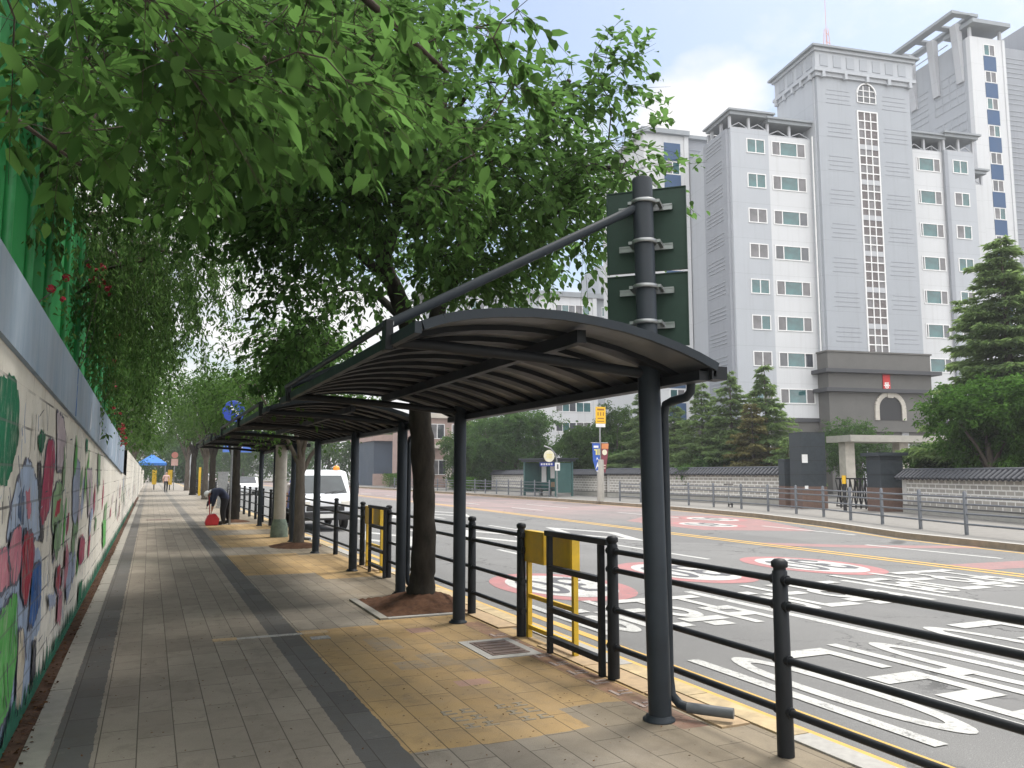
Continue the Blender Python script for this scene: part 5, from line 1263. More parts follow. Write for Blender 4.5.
def stand_joints(stride=.16, arm=.1):
    J = {'pelvis': ((0, 0, .92), (.15, .11)), 'spine': ((0, 0, 1.12), (.14, .10)), 'chest': ((0, .01, 1.30), (.17, .11)), 'neck': ((0, 0, 1.46), .055), 'head': ((0, -.02, 1.57), (.085, .095)), 'crown': ((0, -.01, 1.66), (.075, .08)),
         'hipl': ((-.09, 0, .88), .09), 'kneel': ((-.10, -stride * .6, .48), .065), 'anklel': ((-.10, -stride, .09), .045), 'toel': ((-.11, -stride - .15, .04), .04),
         'hipr': ((.09, 0, .88), .09), 'kneer': ((.10, stride * .3, .48), .065), 'ankler': ((.10, stride, .09), .045), 'toer': ((.11, stride - .15, .04), .04),
         'shl': ((-.20, 0, 1.38), .07), 'ell': ((-.25, .04, 1.10), .048), 'wrl': ((-.24, -arm, .88), .035), 'shr': ((.20, 0, 1.38), .07), 'elr': ((.25, .04, 1.10), .048), 'wrr': ((.24, -arm * .4, .88), .035)}
    E_ = [('pelvis', 'spine'), ('spine', 'chest'), ('chest', 'neck'), ('neck', 'head'), ('head', 'crown'), ('pelvis', 'hipl'), ('hipl', 'kneel'), ('kneel', 'anklel'), ('anklel', 'toel'), ('pelvis', 'hipr'), ('hipr', 'kneer'), ('kneer', 'ankler'), ('ankler', 'toer'),
          ('chest', 'shl'), ('shl', 'ell'), ('ell', 'wrl'), ('chest', 'shr'), ('shr', 'elr'), ('elr', 'wrr')]
    E_.append(('wrl', fingers(J, E_, J['wrl'][0], (0, 0, -1), (0, 1, 0)))); E_.append(('wrr', fingers(J, E_, J['wrr'][0], (0, 0, -1), (0, 1, 0))))
    return J, E_
def zone_s(c):
    if c.z > 1.64 or (c.z > 1.52 and c.y > .02): return 3
    if c.z > 1.46: return 2
    if c.z > .93 and not (abs(c.x) > .2 and c.z < 1.14): return 0
    if abs(c.x) > .19: return 2
    return 4 if c.z < .1 else 1
J, E_ = stand_joints(); person('person', 'person in pale pink top and dark trousers walking far down the path', (1.25, 73, 0), R(10), J, E_, [M['cloth_pink'], M['cloth_dark'], M['skin'], M['capwhite'], M['black']], zone_s)
J, E_ = stand_joints(.04, .02); person('person', 'person in white top and navy trousers standing by the truck beside the pole', (3.98, 24.9, -.12), R(-20), J, E_, [M['cloth_white'], M['cloth_navy'], M['skin'], M['hair'], M['black']], zone_s)

# ------------------------------------------------------------------ trees
def bough(a, b, sag=.0, n=5, wob=.12, rg=random):
    a, b = Vector(a), Vector(b); L = (b - a).length; out = []
    for i in range(n + 1):
        f = i / n; p = a.lerp(b, f) + Vector((0, 0, sag * math.sin(math.pi * f) * L))
        if 0 < i < n: p += Vector((rg.uniform(-1, 1), rg.uniform(-1, 1), rg.uniform(-1, 1))) * wob * L / n
        out.append(tuple(p))
    return out
def taper(n, a, b): return [a + (b - a) * i / n for i in range(n + 1)]
def leafy(t, centers, rad, per, L, W, mat, hub, droop=.35, K=6, fancy=False, jit=.05, Lvar=.3, name='crown', flat=.35, twigs=0, mb=None):
    P, D, N, T = sprays(centers, rad, per, K, droop, hub, rng, jit, flat)
    if twigs:
        for c, dirs in zip(np.asarray(centers), T):
            for d in dirs: mb.tube([tuple(c + d * rad * f - np.array([0, 0, 1]) * f * f * rad * droop * .6) for f in (0, .35, .7, 1)], [twigs, twigs * .8, twigs * .6, twigs * .35], 3, 0, False)
    n = len(P); Ls = L * (1 + Lvar * rng.normal(size=n)).clip(.5, 1.7)
    return leaf_obj(name, P, D, N, Ls, Ls * (W / L), mat, t, tuple(t.location), fancy)

# 1. overhanging tree with large leaves rooted behind the wall, boughs over the path close by
t = thing('overhanging_tree', 'near tree with large drooping leaves reaching over the wall and path', 'tree', (-2.3, 2.2, 1.6))
limbs = [([(-2.3, 2.2, 1.5), (-2.25, 2.25, 2.6), (-2.1, 2.3, 3.6), (-1.9, 2.4, 4.8)], [.17, .15, .12, .07]),
         (bough((-2.15, 2.3, 3.2), (.55, 3.9, 3.55), .06), taper(5, .075, .016)),
         (bough((-2.2, 2.25, 2.9), (-.35, 4.6, 3.15), .05), taper(5, .03, .008)),
         (bough((-2.0, 2.35, 3.9), (1.6, 4.6, 4.1), .06), taper(5, .07, .014)),
         (bough((-1.95, 2.4, 4.4), (.4, 5.6, 4.6), .05), taper(5, .06, .014)),
         (bough((-2.1, 2.3, 3.5), (-.5, 2.9, 3.15), .05), taper(5, .04, .01))]
cen = []
def box_c(n, lo, hi): return np.array([[random.uniform(a, b) for a, b in zip(lo, hi)] for _ in range(n)])
cen = np.vstack([box_c(13, (-.5, 2.6, 2.92), (.6, 3.7, 3.4)), box_c(26, (-.35, 3.0, 3.1), (.95, 4.6, 3.75)), box_c(4, (-.75, 3.4, 3.0), (-.3, 4.6, 3.4)), box_c(36, (.3, 3.8, 3.5), (1.9, 5.4, 4.4)), box_c(30, (-.6, 4.6, 3.7), (.8, 6.6, 4.9))])
mb = MB(); skeleton(mb, limbs, cen, .0025, .008)
leafy(t, cen, .40, 44, .092, .046, M['leaf_near'], (-2.0, 2.3, 3.6), .36, 5, True, .014, flat=.22, twigs=.0022, mb=mb); mb.build('trunk', M['twig'], t)

# 2. the big tree standing in the pit between the canopies
t = thing('street_tree', 'big dark-trunked tree growing from a soil mound between the canopies', 'tree', (3.1, 9.72, 0), 0, 'trees along the kerb')
limbs = [([(3.1, 9.72, -.05), (3.1, 9.72, .12), (3.12, 9.72, .4), (3.13, 9.72, 1.2), (3.10, 9.72, 1.8), (3.05, 9.7, 2.4), (3.0, 9.66, 2.9)], [.24, .175, .150, .138, .152, .135, .125]),
         (bough((3.02, 9.68, 2.8), (2.25, 9.4, 4.9), .02), taper(5, .13, .08)), (bough((2.25, 9.4, 4.9), (1.2, 8.6, 6.6), .02), taper(5, .075, .03)),
         (bough((3.0, 9.66, 2.85), (3.75, 9.5, 5.0), .03), taper(5, .125, .075)), (bough((3.75, 9.5, 5.0), (4.4, 8.2, 6.3), .02), taper(5, .07, .03)),
         (bough((2.5, 9.45, 4.2), (2.4, 6.4, 4.9), .08), taper(5, .075, .02)), (bough((3.5, 9.5, 4.3), (4.0, 6.4, 4.5), .1), taper(5, .075, .02)),
         (bough((2.6, 9.5, 3.9), (.9, 9.6, 4.8), .1), taper(5, .07, .02)), (bough((2.4, 9.4, 4.5), (.6, 11.6, 5.2), .08), taper(5, .07, .02)),
         (bough((3.5, 9.5, 4.6), (5.1, 10.0, 5.3), .08), taper(5, .06, .02)), (bough((2.9, 9.6, 3.3), (2.6, 12.6, 4.4), .1), taper(5, .07, .02)), (bough((2.3, 9.4, 4.8), (3.0, 9.8, 8.0), .0), taper(5, .08, .02))]
cen = np.vstack([ellipsoid_clusters(12, (1.95, 10.2, 4.1), (.85, 1.0, .75), shell=.1), ellipsoid_clusters(34, (3.5, 8.5, 4.25), (.95, 1.2, .55), shell=.1), ellipsoid_clusters(12, (2.2, 8.6, 4.6), (1.2, 1.2, .5), shell=.1), ellipsoid_clusters(210, (2.4, 9.3, 6.1), (2.9, 3.2, 2.1), shell=.2, thresh=-.9), ellipsoid_clusters(76, (3.0, 6.9, 4.55), (1.75, 1.5, .95), shell=.1, thresh=-1.1), ellipsoid_clusters(66, (1.4, 7.2, 4.9), (1.3, 1.6, .9), shell=.1, thresh=-1.1),
                 ellipsoid_clusters(40, (1.3, 9.6, 4.9), (1.0, 1.4, .8), shell=.1, thresh=-.9), ellipsoid_clusters(44, (2.1, 11.9, 3.55), (.9, 1.3, .6), shell=.1, thresh=-.9)])
cen = cen[cen[:, 0] < 4.05 - np.maximum(0, cen[:, 2] - 4.9) * .95]
mb = MB(); skeleton(mb, limbs, cen, .004, .02)
leafy(t, cen, .66, 138, .084, .046, M['leaf_main'], (2.7, 9.4, 5.0), .22, 9, True, .04, flat=.22, twigs=.003, mb=mb); mb.build('trunk', M['bark'], t)
pit = thing('tree_pit', 'soil mound with a pale stone edging at the foot of the big tree', 'tree pit', (2.95, 9.65, 0))
g = MB(); nx, ny = 26, 30
def hz(x, y): d = math.hypot((x - 3.1) / .62, (y - 9.72) / .72); return max(0, .15 * (1 - d ** 1.5)) + random.uniform(0, .022) + .004
vs = [(2.46 + 1.0 * i / nx, 8.96 + 1.42 * j / ny) for j in range(ny + 1) for i in range(nx + 1)]
g.add([(x, y, hz(x, y)) for x, y in vs], [(j * (nx + 1) + i, j * (nx + 1) + i + 1, (j + 1) * (nx + 1) + i + 1, (j + 1) * (nx + 1) + i) for j in range(ny) for i in range(nx)], 0, True); g.build('soil', M['soil'], pit)
g = MB(); g.box(2.37, 8.88, -.02, 2.46, 10.4, .022); g.build('edging', M['edging'], pit); g = MB(); g.box(2.465, 8.88, -.02, 3.3, 8.96, .016); g.build('edging', M['granite'], pit)

for (px_, py_, sx_, sy_, lb_) in ((3.0, 18.5, .55, .7, 'low soil patch round the slim tree by the middle canopy'), (2.6, 28.5, .5, .6, 'low soil patch round the forked trunk behind the worker')):
    pt = thing('tree_pit', lb_, 'tree pit', (px_, py_, 0)); g = MB(); n_ = 18
    vs = [(px_ + sx_ * (2 * i / n_ - 1), py_ + sy_ * (2 * j / n_ - 1)) for j in range(n_ + 1) for i in range(n_ + 1)]
    g.add([(x, y, max(-.01, .07 * (1 - ((x - px_) / sx_) ** 2 - ((y - py_) / sy_) ** 2)) + random.uniform(0, .012)) for x, y in vs], [(j * (n_ + 1) + i, j * (n_ + 1) + i + 1, (j + 1) * (n_ + 1) + i + 1, (j + 1) * (n_ + 1) + i) for j in range(n_) for i in range(n_)], 0, True); g.build('soil', M['soil'], pt)

# 3. smaller trees of the kerb row
def row_tree(x, y, r, h0, h, rad, label, per=70, ncl=70, L=.11, mat=None, lean=0, group='trees along the kerb', z0=0, bark=None, name='street_tree', trunk_top=None):
    t = thing(name, label, 'tree', (x, y, z0), 0, group)
    top = trunk_top or h
    limbs = [([(x, y, z0 - .05), (x + lean * .1, y, z0 + .15), (x + lean * .3, y, z0 + h0 * .6), (x + lean * .6, y, z0 + h0), (x + lean, y, z0 + (h0 + top) / 2)], [r * 1.35, r * 1.1, r, r * .85, r * .5])]
    for k in range(5):
        a = k * 1.26 + random.random(); b0 = h0 * (.75 + .05 * k)
        limbs.append((bough((x + lean * .5, y, z0 + b0), (x + lean + math.cos(a) * rad[0] * .65, y + math.sin(a) * rad[1] * .65, z0 + h + random.uniform(-.4, .4) * rad[2]), .03), taper(5, r * .5, r * .12)))
    c = ellipsoid_clusters(ncl, (x + lean, y, z0 + h), rad, shell=.2, thresh=-1.0)
    mb = MB(); skeleton(mb, limbs, c, .005, .02, 4); mb.build('trunk', bark or M['bark_l'], t)
    leafy(t, c, .3 * sum(rad) / 3 + .15, per, L, L * .52, mat or M['leaf_row'], (x + lean, y, z0 + h - .5), .35, 7, False, .09)
    return t
row_tree(3.08, 18.6, .105, 2.0, 3.6, (1.9, 2.4, 1.0), 'slim tree growing up beside the middle canopy, before the concrete pole', 60, 78, .10, M['leaf_row'])
row_tree(2.62, 28.6, .145, 2.2, 4.2, (1.5, 1.3, 1.1), 'dark forked trunk just behind the bending worker', 80, 60, .11, bark=M['bark'])
row_tree(3.05, 34.5, .12, 2.6, 4.6, (1.5, 1.8, 1.2), 'tree with a grey bare trunk behind the far canopy', 70, 55, .12, bark=M['bark'])
row_tree(3.0, 45.5, .16, 2.9, 5.4, (1.9, 2.4, 1.5), 'thick dark trunk left of the grey cabinet', 80, 65, .13, bark=M['bark'])
row_tree(3.1, 53, .16, 2.6, 5.2, (1.9, 2.5, 1.6), 'slender tree standing between two thick far trunks', 70, 60, .14)
row_tree(2.9, 64, .2, 3.2, 6.2, (2.1, 3, 2.0), 'thick far trunk near the end of the path', 80, 60, .16, bark=M['bark'])
row_tree(3.1, 80, .2, 3, 6.5, (2.2, 3, 2.2), 'last kerb tree by the blue tent', 70, 60, .18)

# 4. drooping tree and creeper behind the wall
def drooping(x, y, z0, spots, label, lmax=2.0):
    t = thing('drooping_tree', label, 'tree', (x, y, z0), 0, 'trees hanging over the mural wall')
    limbs = [([(x, y, z0 - .2), (x + .1, y, z0 + 1.5), (x + .2, y + .1, z0 + 3.2), (x + .4, y + .1, z0 + 5)], [.2, .17, .14, .06])]
    tips = []
    for (a, b, c) in spots:
        p = bough((x + .2, y + .1, z0 + random.uniform(1.8, 4)), (a, b, c), .14, 6, .1); limbs.append((p, taper(6, .06, .012))); tips += [p[k] for k in (3, 4, 5, 6)]
    mb = MB(); P, D = [], []
    for pts, rs in limbs: mb.tube(pts, rs, 8, 0, True, .05)
    for tp in tips:
        for k in range(16):
            s0 = Vector(tp) + Vector((random.gauss(0, .38), random.gauss(0, .5), random.gauss(.15, .3))); ln = random.uniform(.4, lmax); sw = Vector((random.gauss(.05, .12), random.gauss(0, .15), -1))
            pts = [s0 + sw * (ln * f) + Vector((.08 * math.sin(f * 3 + k), 0, .12 * (1 - f) ** 2)) for f in (0, .33, .66, 1)]
            mb.tube([Vector(tp), *pts], [.003, .0022, .0016, .001, .0006], 3, 0, False)
            n = int(ln * 44)
            for q in range(n):
                f = random.random(); i = min(2, int(f * 3)); P.append(tuple(pts[i].lerp(pts[i + 1], f * 3 - i) + Vector((random.gauss(0, .03), random.gauss(0, .03), 0)))); D.append((random.gauss(0, .6), random.gauss(0, .6), -1))
    mb.build('trunk', M['twig'], t)
    P, D = np.array(P), norm(np.array(D)); N = norm(rng.normal(size=P.shape) + [0, 0, .4])
    Ls = .082 * (1 + .3 * rng.normal(size=len(P))).clip(.5, 1.6)
    leaf_obj('crown', P, D, N, Ls, Ls * .36, M['leaf_fine'], t, (x, y, z0))
drooping(-1.9, 9.2, 1.6, [(-.3, 8.6, 5.3), (-.1, 9.8, 5.2), (0, 11.2, 5.2), (-.6, 7.4, 5.0)], 'fine-leaved drooping tree hanging over the wall at the green net', 1.1)
drooping(-1.9, 13.6, 1.6, [(.3, 13.0, 4.9), (.9, 14.4, 5.3), (.3, 15.2, 4.8), (1.3, 13.8, 6.0), (-.2, 12.4, 4.6), (.5, 16.5, 4.8), (-.1, 14.2, 4.2)], 'fine-leaved drooping tree whose long strands hang over the path')
for (x, y, h, rad, lb) in ((-2.9, 5.6, 4.6, (2.2, 2.8, 2.2), 'dark bushy tree pressed behind the green net beside the near leaves'), (-2.6, 9.6, 4.8, (2.1, 2.8, 2.2), 'dark bushy tree behind the green net, above its middle posts'), (-2.6, 16, 4.2, (1.7, 2.6, 2.2), 'bushy tree behind the green net end'), (-2.4, 22, 3.4, (1.9, 2.6, 1.7), 'leafy tree leaning over the wall past the green net'),
                          (-1.9, 29, 3.0, (2.0, 3, 1.8), 'mid-green tree over the wall, first of the far rank'), (-1.7, 38, 3.6, (2.3, 3.4, 2.3), 'mid-green tree over the wall, second of the far rank'), (-1.6, 49, 4.4, (2.6, 4, 3.0), 'mid-green tree over the wall, third of the far rank'), (-1.2, 63, 5.2, (3.0, 4.5, 3.4), 'tall green tree over the path end'), (-2, 82, 6, (3.2, 5, 4), 'farthest green tree behind the blue tent')):
    row_tree(x, y, .16, 1.4, h, rad, lb, 80 if y < 20 else 85, 110 if y < 12 else 80, .11 if y < 20 else .15, M['leaf_dark'] if y < 20 else M['leaf_row'], .3, 'trees hanging over the mural wall', 1.6 if y < 70 else 0, name='wall_tree')

# climbing rose with red blossoms on the net
t = thing('climbing_rose', 'climbing rose with red blossoms hanging on the green net', 'climbing rose', (-1.0, 11.5, 2.4))
mb = MB(); P, D = [], []; spots = [(-.78, 12.2, 4.38), (-.74, 12.6, 4.25), (-.80, 7.9, 3.22), (-.70, 16.2, 3.6), (-.68, 16.8, 3.2), (-.66, 18.2, 2.85), (-.62, 20.5, 2.55), (-.6, 21.2, 2.42), (-.6, 22.0, 2.3), (-.66, 15.2, 3.9), (-.6, 19.2, 2.6)]
for (x, y, z) in spots:
    pts = bough((-1.0, y - .8, 2.3), (x, y, z), .1, 5, .2); mb.tube(pts, taper(5, .008, .003), 5)
    for q in range(60): P.append(tuple(Vector(random.choice(pts)) + Vector((random.gauss(.05, .08), random.gauss(0, .25), random.gauss(0, .15))))); D.append((random.gauss(.2, .5), random.gauss(0, .5), random.gauss(-.5, .4)))
mb.tube([(-1.0, 5.5 + k, 2.3 + .04 * math.sin(k * 2)) for k in range(18)], .012, 6); mb.build('stem', M['twig'], t)
P, D = np.array(P), norm(np.array(D)); leaf_obj('leaves', P, D, norm(rng.normal(size=P.shape) + [0, 0, .8]), .055, .032, M['leaf_fine'], t, tuple(t.location))
for (x, y, z) in spots:
    g = MB()
    for q in range(random.randint(3, 7)):
        c = (x + random.gauss(0, .05), y + random.gauss(0, .10), z + random.gauss(0, .06)); r = random.uniform(.028, .045)
        for k in range(9):
            d = Vector((random.gauss(0, 1), random.gauss(0, 1), random.gauss(0, 1))).normalized(); a = d.orthogonal().normalized(); b = d.cross(a); cc = Vector(c) + d * r * .6
            g.add([cc - a * r * .7, cc + b * r * .6 + d * r * .2, cc + a * r * .7, cc - b * r * .6 + d * r * .2], [(0, 1, 2, 3)])
    g.build('blossom', M['rose'], t)

# far-side conifers
def conifer(x, y, h, R_, label, mats=None, seed=0, zb=.12, dens=1.0, name='fir_tree', group='firs beyond the tiled walls', z0=0, taperp=.85, lenf=.30):
    rg = np.random.default_rng(seed + 5); t = thing(name, label, 'tree', (x, y, z0), 0, group)
    mb = MB(); mb.tube([(x, y, z0 - .3), (x + .05, y, z0 + h * .5), (x, y, z0 + h)], [.02 * h, .013 * h, .01], 8)
    P, D, N = [], [], []; lev = int(h * 3.6)
    for i in range(lev):
        f = i / lev; z = h * (zb + (1 - zb) * f ** 1.02); rr = R_ * (1 - f) ** taperp + .1
        nb = max(4, int((9 - 4 * f) * dens))
        for k in range(nb):
            a = rg.random() * 6.283; l = rr * rg.uniform(.5, 1.18); zz_ = z + rg.normal() * .12 * h / 7; d = np.array([math.cos(a), math.sin(a), 0.0]); s = np.array([-d[1], d[0], 0])
            n = 5; pts = []
            for q in range(n + 1):
                u = q / n; pts.append(np.array([x, y, z0 + zz_]) + d * l * u + np.array([0, 0, l * (.16 * u - .42 * u * u + .20 * u ** 4)]))
            mb.tube([tuple(p) for p in pts], [.012 + .004 * l, .01, .008, .006, .004, .002], 3, 0, False)
            m = int(78 * l * dens) + 14
            u = rg.random(m) ** .7; idx = np.minimum((u * n).astype(int), n - 1); A = np.array(pts); w = (u * n - idx)[:, None]
            base = A[idx] * (1 - w) + A[idx + 1] * w; sg = np.where(rg.random(m) < .5, -1, 1)[:, None]
            off = (rg.random(m) ** 1.0)[:, None] * (.34 * l * (1.15 - u))[:, None] * sg
            P.append(base + s * off + d * np.abs(off) * .5 + rg.normal(size=(m, 3)) * [.03, .03, .035] - np.array([0, 0, 1]) * np.abs(off) * .25); D.append(d * .8 + s * sg * .7 + rg.normal(size=(m, 3)) * .25 - [0, 0, .12]); N.append(np.array([0, 0, 1]) + rg.normal(size=(m, 3)) * .3)
    P, D, N = np.vstack(P), np.vstack(D), np.vstack(N); L = lenf * (.55 + .06 * h / 2) * (1 + .25 * rg.normal(size=len(P))).clip(.5, 1.6)
    mb.build('trunk', M['bark_l'], t)
    leaf_obj('crown', P, D, N, L, L * .30, mats or M['needle'], t, (x, y, z0)); return t
def at(px, d): return (.406 * d + (px - 512) / 810 * d * .914, .914 * d - (px - 512) / 810 * d * .406)
for i, (px, d, h, r, lb, m_, kw) in enumerate([
    (731, 48, 7.7, 2.7, 'pointed green fir left of the pair before the grey tower', 'needle', {}),
    (766, 46.5, 8.0, 2.5, 'taller pointed fir of the pair before the grey tower', 'needle', {}),
    (752, 45.5, 5.6, 2.3, 'partly browned fir between the pair of pointed firs', 'needle_b', {}),
    (702, 50, 7.2, 2.8, 'dark fir behind the nearest canopy pole', 'needle', {}),
    (674, 53, 6.6, 2.7, 'dark fir just left of the nearest canopy pole', 'needle', {}),
    (641, 56, 7.0, 2.7, 'airy fir behind the banner pole', 'needle', {}),
    (1013, 33, 11.4, 3.7, 'big spreading fir at the right edge above the tiled wall', 'needle', dict(zb=.16, dens=1.2, taperp=.7)),
    (787, 44, 3.6, 1.9, 'low fir beside the tall gate pillar', 'needle', {})]):
    x, y = at(px, d); conifer(x, y, h, r, lb, M[m_], i, **kw)
for i, (px, d, h, rad, lb, mt, L) in enumerate([
    (514, 74, 4.4, (4.2, 3.6, 3.2), 'broad dark tree behind the bus shelter', 'leaf_dark', .22),
    (478, 79, 3.6, (3.0, 3, 2.8), 'green broadleaf tree left of the bus shelter', 'leaf_row', .22),
    (590, 66, 3.3, (2.6, 2.4, 2.3), 'light green tree right of the bus shelter', 'leaf_row', .22),
    (988, 30.5, 3.5, (2.0, 1.8, 1.6), 'bright green maple above the right tiled wall', 'leaf_maple', .16),
    (1040, 29, 3.4, (1.7, 1.7, 1.7), 'bright green maple at the right edge of the tiled wall', 'leaf_maple', .16),
    (853, 53, 3.3, (2.6, 1.8, 1.7), 'dark round tree growing in the gateway', 'leaf_dark', .14),
    (905, 52, 1.9, (1.5, 1.3, 1.0), 'dark shrub beside the shorter gate pillar', 'leaf_dark', .13),
    (940, 35, 1.7, (1.5, 1.2, 1.0), 'dark shrub below the maple', 'leaf_dark', .13),
    (620, 58, 2.0, (2.0, 1.6, 1.0), 'rounded shrub behind the banner pole', 'leaf_dark', .16),
    (722, 48, 1.7, (2.8, 1.3, 1.0), 'dark shrub under the pointed firs', 'leaf_dark', .15),
    (616, 64, 4.6, (2.2, 2.0, 2.4), 'pale loose tree behind the yellow sign on the banner pole', 'leaf_row', .18),
    (160, 150, 5.0, (9, 5, 4.5), 'distant tree mass closing the end of the path', 'leaf_row', .45),
    (185, 140, 4.5, (5, 5, 4), 'distant tree right of the blue tent', 'leaf_dark', .45),
    (372, 125, 6.0, (7, 6, 4.6), 'large green tree behind the dark far building', 'leaf_row', .4),
    (330, 130, 6.0, (8, 6, 5), 'large dark tree above the truck', 'leaf_dark', .4),
    (452, 100, 4.2, (3.0, 3, 2.8), 'green tree beside the brick house', 'leaf_row', .3),
    (276, 150, 6.5, (7, 6, 5), 'pale distant tree at the far end of the road', 'leaf_row', .45),
    (245, 190, 7, (9, 8, 6), 'farthest tree at the vanishing end of the road', 'leaf_row', .5),
    (215, 170, 7, (7, 8, 6), 'distant tree beyond the kerb trunks', 'leaf_row', .5)]):
    x, y = at(px, d); row_tree(x, y, .045 * h, h * .55, h, rad, lb, 190 if 'bus shelter' in lb else (120 if L < .3 else 90), 170 if 'bus shelter' in lb else 110, L, M[mt], 0, 'trees across the road', 0, name='broadleaf_tree')
def hedge(x0, y0, x1, y1, h, w, label):
    t = thing('hedge', label, 'hedge', (x0, y0, .03)); n = int(math.hypot(x1 - x0, y1 - y0) * 420)
    f = rng.random(n)[:, None]; P = np.array([x0, y0, .03]) * (1 - f) + np.array([x1, y1, .03]) * f + rng.uniform(-1, 1, (n, 3)) * [w, w, 0] + np.array([0, 0, 1]) * (rng.random((n, 1)) ** .6) * h
    leaf_obj('foliage', P, rng.normal(size=(n, 3)), rng.normal(size=(n, 3)) + [0, 0, 1], .13, .07, M['hedge'], t, tuple(t.location))
    mb = MB()
    for k in range(8): f_ = (k + .5) / 8; mb.tube([(x0 + (x1 - x0) * f_, y0 + (y1 - y0) * f_, 0), (x0 + (x1 - x0) * f_ + .1, y0 + (y1 - y0) * f_, h * .8)], [.03, .015], 5)
    mb.build('stems', M['twig'], t)
hedge(24.2, 88, 26.5, 93, 1.5, .8, 'clipped green hedge before the dark far building'); hedge(25.5, 66, 27.0, 75, 1.2, .6, 'low green hedge before the brick house')

# fallen leaves and grit
g = MB(); 
for k in range(2600):
    if k < 950: x, y = random.uniform(-.71, -.57), random.uniform(3, 22)
    else: x, y = random.uniform(-.4, 3.4), random.uniform(3.2, 14)
    s_ = random.uniform(.004, .012) if k >= 950 else random.uniform(.008, .024); a = random.random() * 6.28; z = .012 + random.random() * .008
    u, v = Vector((math.cos(a), math.sin(a), random.uniform(-.3, .3))) * s_, Vector((-math.sin(a), math.cos(a), random.uniform(-.3, .3))) * s_ * .5
    c = Vector((x, y, z)); g.add([c - u, c + v, c + u, c - v], [(0, 1, 2, 3)])
tag(g.build('fallen_leaves', M['litter']), 'scattered dry leaf litter on the paving and in the gutter', 'leaf litter', kind='stuff')

# ------------------------------------------------------------------ light summer haze
g = MB(); g.box(-310, -100, -1.4, 430, 570, 56)
hz_ = bpy.data.materials.new('thin_haze'); hz_.use_nodes = True; hz_.node_tree.nodes.clear()
ho = hz_.node_tree.nodes.new('ShaderNodeOutputMaterial'); hv = hz_.node_tree.nodes.new('ShaderNodeVolumePrincipled'); hv.inputs['Color'].default_value = (.93, .95, 1, 1); hv.inputs['Density'].default_value = .0007; hv.inputs['Anisotropy'].default_value = .3
hz_.node_tree.links.new(hv.outputs[0], ho.inputs['Volume'])
tag(g.build('haze', hz_), kind='stuff')

# ------------------------------------------------------------------ sky, sun, camera
SUN_EL, SUN_AZ = 62, 70   # azimuth clockwise from +Y
w = bpy.data.worlds.new('World'); sc.world = w; w.use_nodes = True; nt = w.node_tree; nt.nodes.clear()
out = nt.nodes.new('ShaderNodeOutputWorld'); bg = nt.nodes.new('ShaderNodeBackground'); bg.inputs[1].default_value = .077
sky = nt.nodes.new('ShaderNodeTexSky'); sky.sky_type = 'NISHITA'; sky.sun_disc = False; sky.sun_elevation = R(SUN_EL); sky.sun_rotation = R(SUN_AZ); sky.air_density = 1.3; sky.dust_density = 2.2; sky.ozone_density = 1.2
tc = nt.nodes.new('ShaderNodeTexCoord'); sep = nt.nodes.new('ShaderNodeSeparateXYZ'); nt.links.new(tc.outputs['Generated'], sep.inputs[0])
def wm_(op, a, b, clamp=False):
    n = nt.nodes.new('ShaderNodeMath'); n.operation = op; n.use_clamp = clamp
    for i, v in enumerate((a, b)):
        if hasattr(v, 'is_output'): nt.links.new(v, n.inputs[i])
        else: n.inputs[i].default_value = v
    return n.outputs[0]
zc = wm_('ADD', wm_('MAXIMUM', sep.outputs[2], 0), .22)
cb = nt.nodes.new('ShaderNodeCombineXYZ'); nt.links.new(wm_('DIVIDE', sep.outputs[0], zc), cb.inputs[0]); nt.links.new(wm_('DIVIDE', sep.outputs[1], zc), cb.inputs[1])
cb.inputs[2].default_value = 3.1
nz = nt.nodes.new('ShaderNodeTexNoise'); nz.inputs['Scale'].default_value = 1.9; nz.inputs['Detail'].default_value = 9; nz.inputs['Roughness'].default_value = .6; nt.links.new(cb.outputs[0], nz.inputs['Vector'])
low = nt.nodes.new('ShaderNodeMapRange'); nt.links.new(sep.outputs[2], low.inputs[0]); low.inputs[1].default_value = .12; low.inputs[2].default_value = .5; low.inputs[3].default_value = .16; low.inputs[4].default_value = -.16
hi = nt.nodes.new('ShaderNodeMapRange'); nt.links.new(sep.outputs[2], hi.inputs[0]); hi.inputs[1].default_value = .56; hi.inputs[2].default_value = .75; hi.inputs[3].default_value = 0; hi.inputs[4].default_value = .3  # extra cloud added above the frame to whiten the ambient light
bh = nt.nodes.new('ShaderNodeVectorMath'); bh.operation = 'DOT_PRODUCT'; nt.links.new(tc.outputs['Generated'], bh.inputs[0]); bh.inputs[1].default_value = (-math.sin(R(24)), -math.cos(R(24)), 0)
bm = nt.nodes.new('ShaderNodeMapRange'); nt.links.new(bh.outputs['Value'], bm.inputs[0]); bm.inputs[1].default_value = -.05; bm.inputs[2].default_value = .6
cov = wm_('ADD', wm_('ADD', nz.outputs[0], low.outputs[0]), hi.outputs[0])
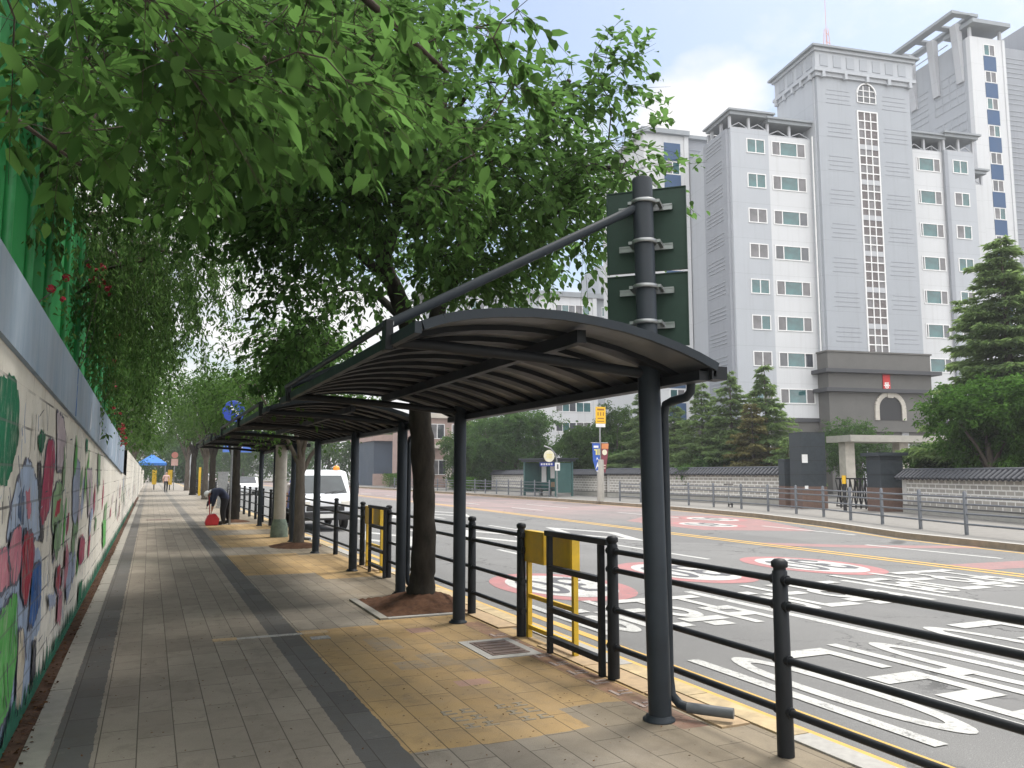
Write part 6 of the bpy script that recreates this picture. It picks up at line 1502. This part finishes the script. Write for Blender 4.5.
for px_, py_, a0, a1, amt in ((702, 112, 4.6, .8, .20), (668, 118, 3.2, .4, .15), (745, 108, 3.4, .4, .15)):
    dl = Vector(((px_ - 512) / 810, (384 - py_) / 810, -1)); dl.rotate(Matrix.Rotation(R(-23.953), 3, 'Z') @ Matrix.Rotation(R(96.27), 3, 'X')); dl.normalize()
    dn = nt.nodes.new('ShaderNodeVectorMath'); dn.operation = 'DOT_PRODUCT'; nt.links.new(tc.outputs['Generated'], dn.inputs[0]); dn.inputs[1].default_value = dl
    mr = nt.nodes.new('ShaderNodeMapRange'); nt.links.new(dn.outputs['Value'], mr.inputs[0]); mr.inputs[1].default_value = math.cos(R(a0)); mr.inputs[2].default_value = math.cos(R(a1)); mr.inputs[4].default_value = amt
    cov = wm_('ADD', cov, mr.outputs[0])
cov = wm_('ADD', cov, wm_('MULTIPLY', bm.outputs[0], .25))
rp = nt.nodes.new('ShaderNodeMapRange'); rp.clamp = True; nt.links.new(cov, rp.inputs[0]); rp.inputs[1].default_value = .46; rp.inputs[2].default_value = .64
mx = nt.nodes.new('ShaderNodeMix'); mx.data_type = 'RGBA'; nt.links.new(rp.outputs[0], mx.inputs[0]); nt.links.new(sky.outputs[0], mx.inputs[6]); br = wm_('ADD', 1.0, wm_('ADD', wm_('MULTIPLY', bm.outputs[0], 1.3), wm_('MULTIPLY', hi.outputs[0], 2.6)))  # unseen clouds overhead and behind the camera, brightened to light the facades
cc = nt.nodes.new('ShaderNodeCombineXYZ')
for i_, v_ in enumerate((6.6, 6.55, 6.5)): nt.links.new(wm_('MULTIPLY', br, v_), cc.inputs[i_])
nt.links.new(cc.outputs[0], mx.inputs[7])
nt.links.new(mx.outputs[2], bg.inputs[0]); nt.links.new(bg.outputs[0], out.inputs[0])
sl = bpy.data.lights.new('sun', 'SUN'); sl.energy = 2.0; sl.angle = R(18); sl.color = (1, .955, .88)
so = bpy.data.objects.new('sun', sl); COL.objects.link(so)
sd = Vector((math.sin(R(SUN_AZ)) * math.cos(R(SUN_EL)), math.cos(R(SUN_AZ)) * math.cos(R(SUN_EL)), math.sin(R(SUN_EL)))); so.rotation_euler = sd.to_track_quat('Z', 'Y').to_euler(); so.location = (0, 0, 60)

cam = bpy.data.cameras.new('camera'); cam.sensor_width = 36; cam.lens = 810 / 1024 * 36; cam.clip_end = 3000; cam.clip_start = .05
co = bpy.data.objects.new('camera', cam); COL.objects.link(co); co.location = (0, 0, 1.6); co.rotation_euler = (R(90 + 6.27), 0, R(-23.953)); sc.camera = co
sc.view_settings.view_transform = 'Standard'; sc.view_settings.look = 'None'; sc.view_settings.exposure = 1.1; sc.view_settings.gamma = 1
sc.render.engine = 'CYCLES'; sc.cycles.use_denoising = True; sc.cycles.max_bounces = 8; sc.cycles.transmission_bounces = 4; sc.cycles.use_adaptive_sampling = True
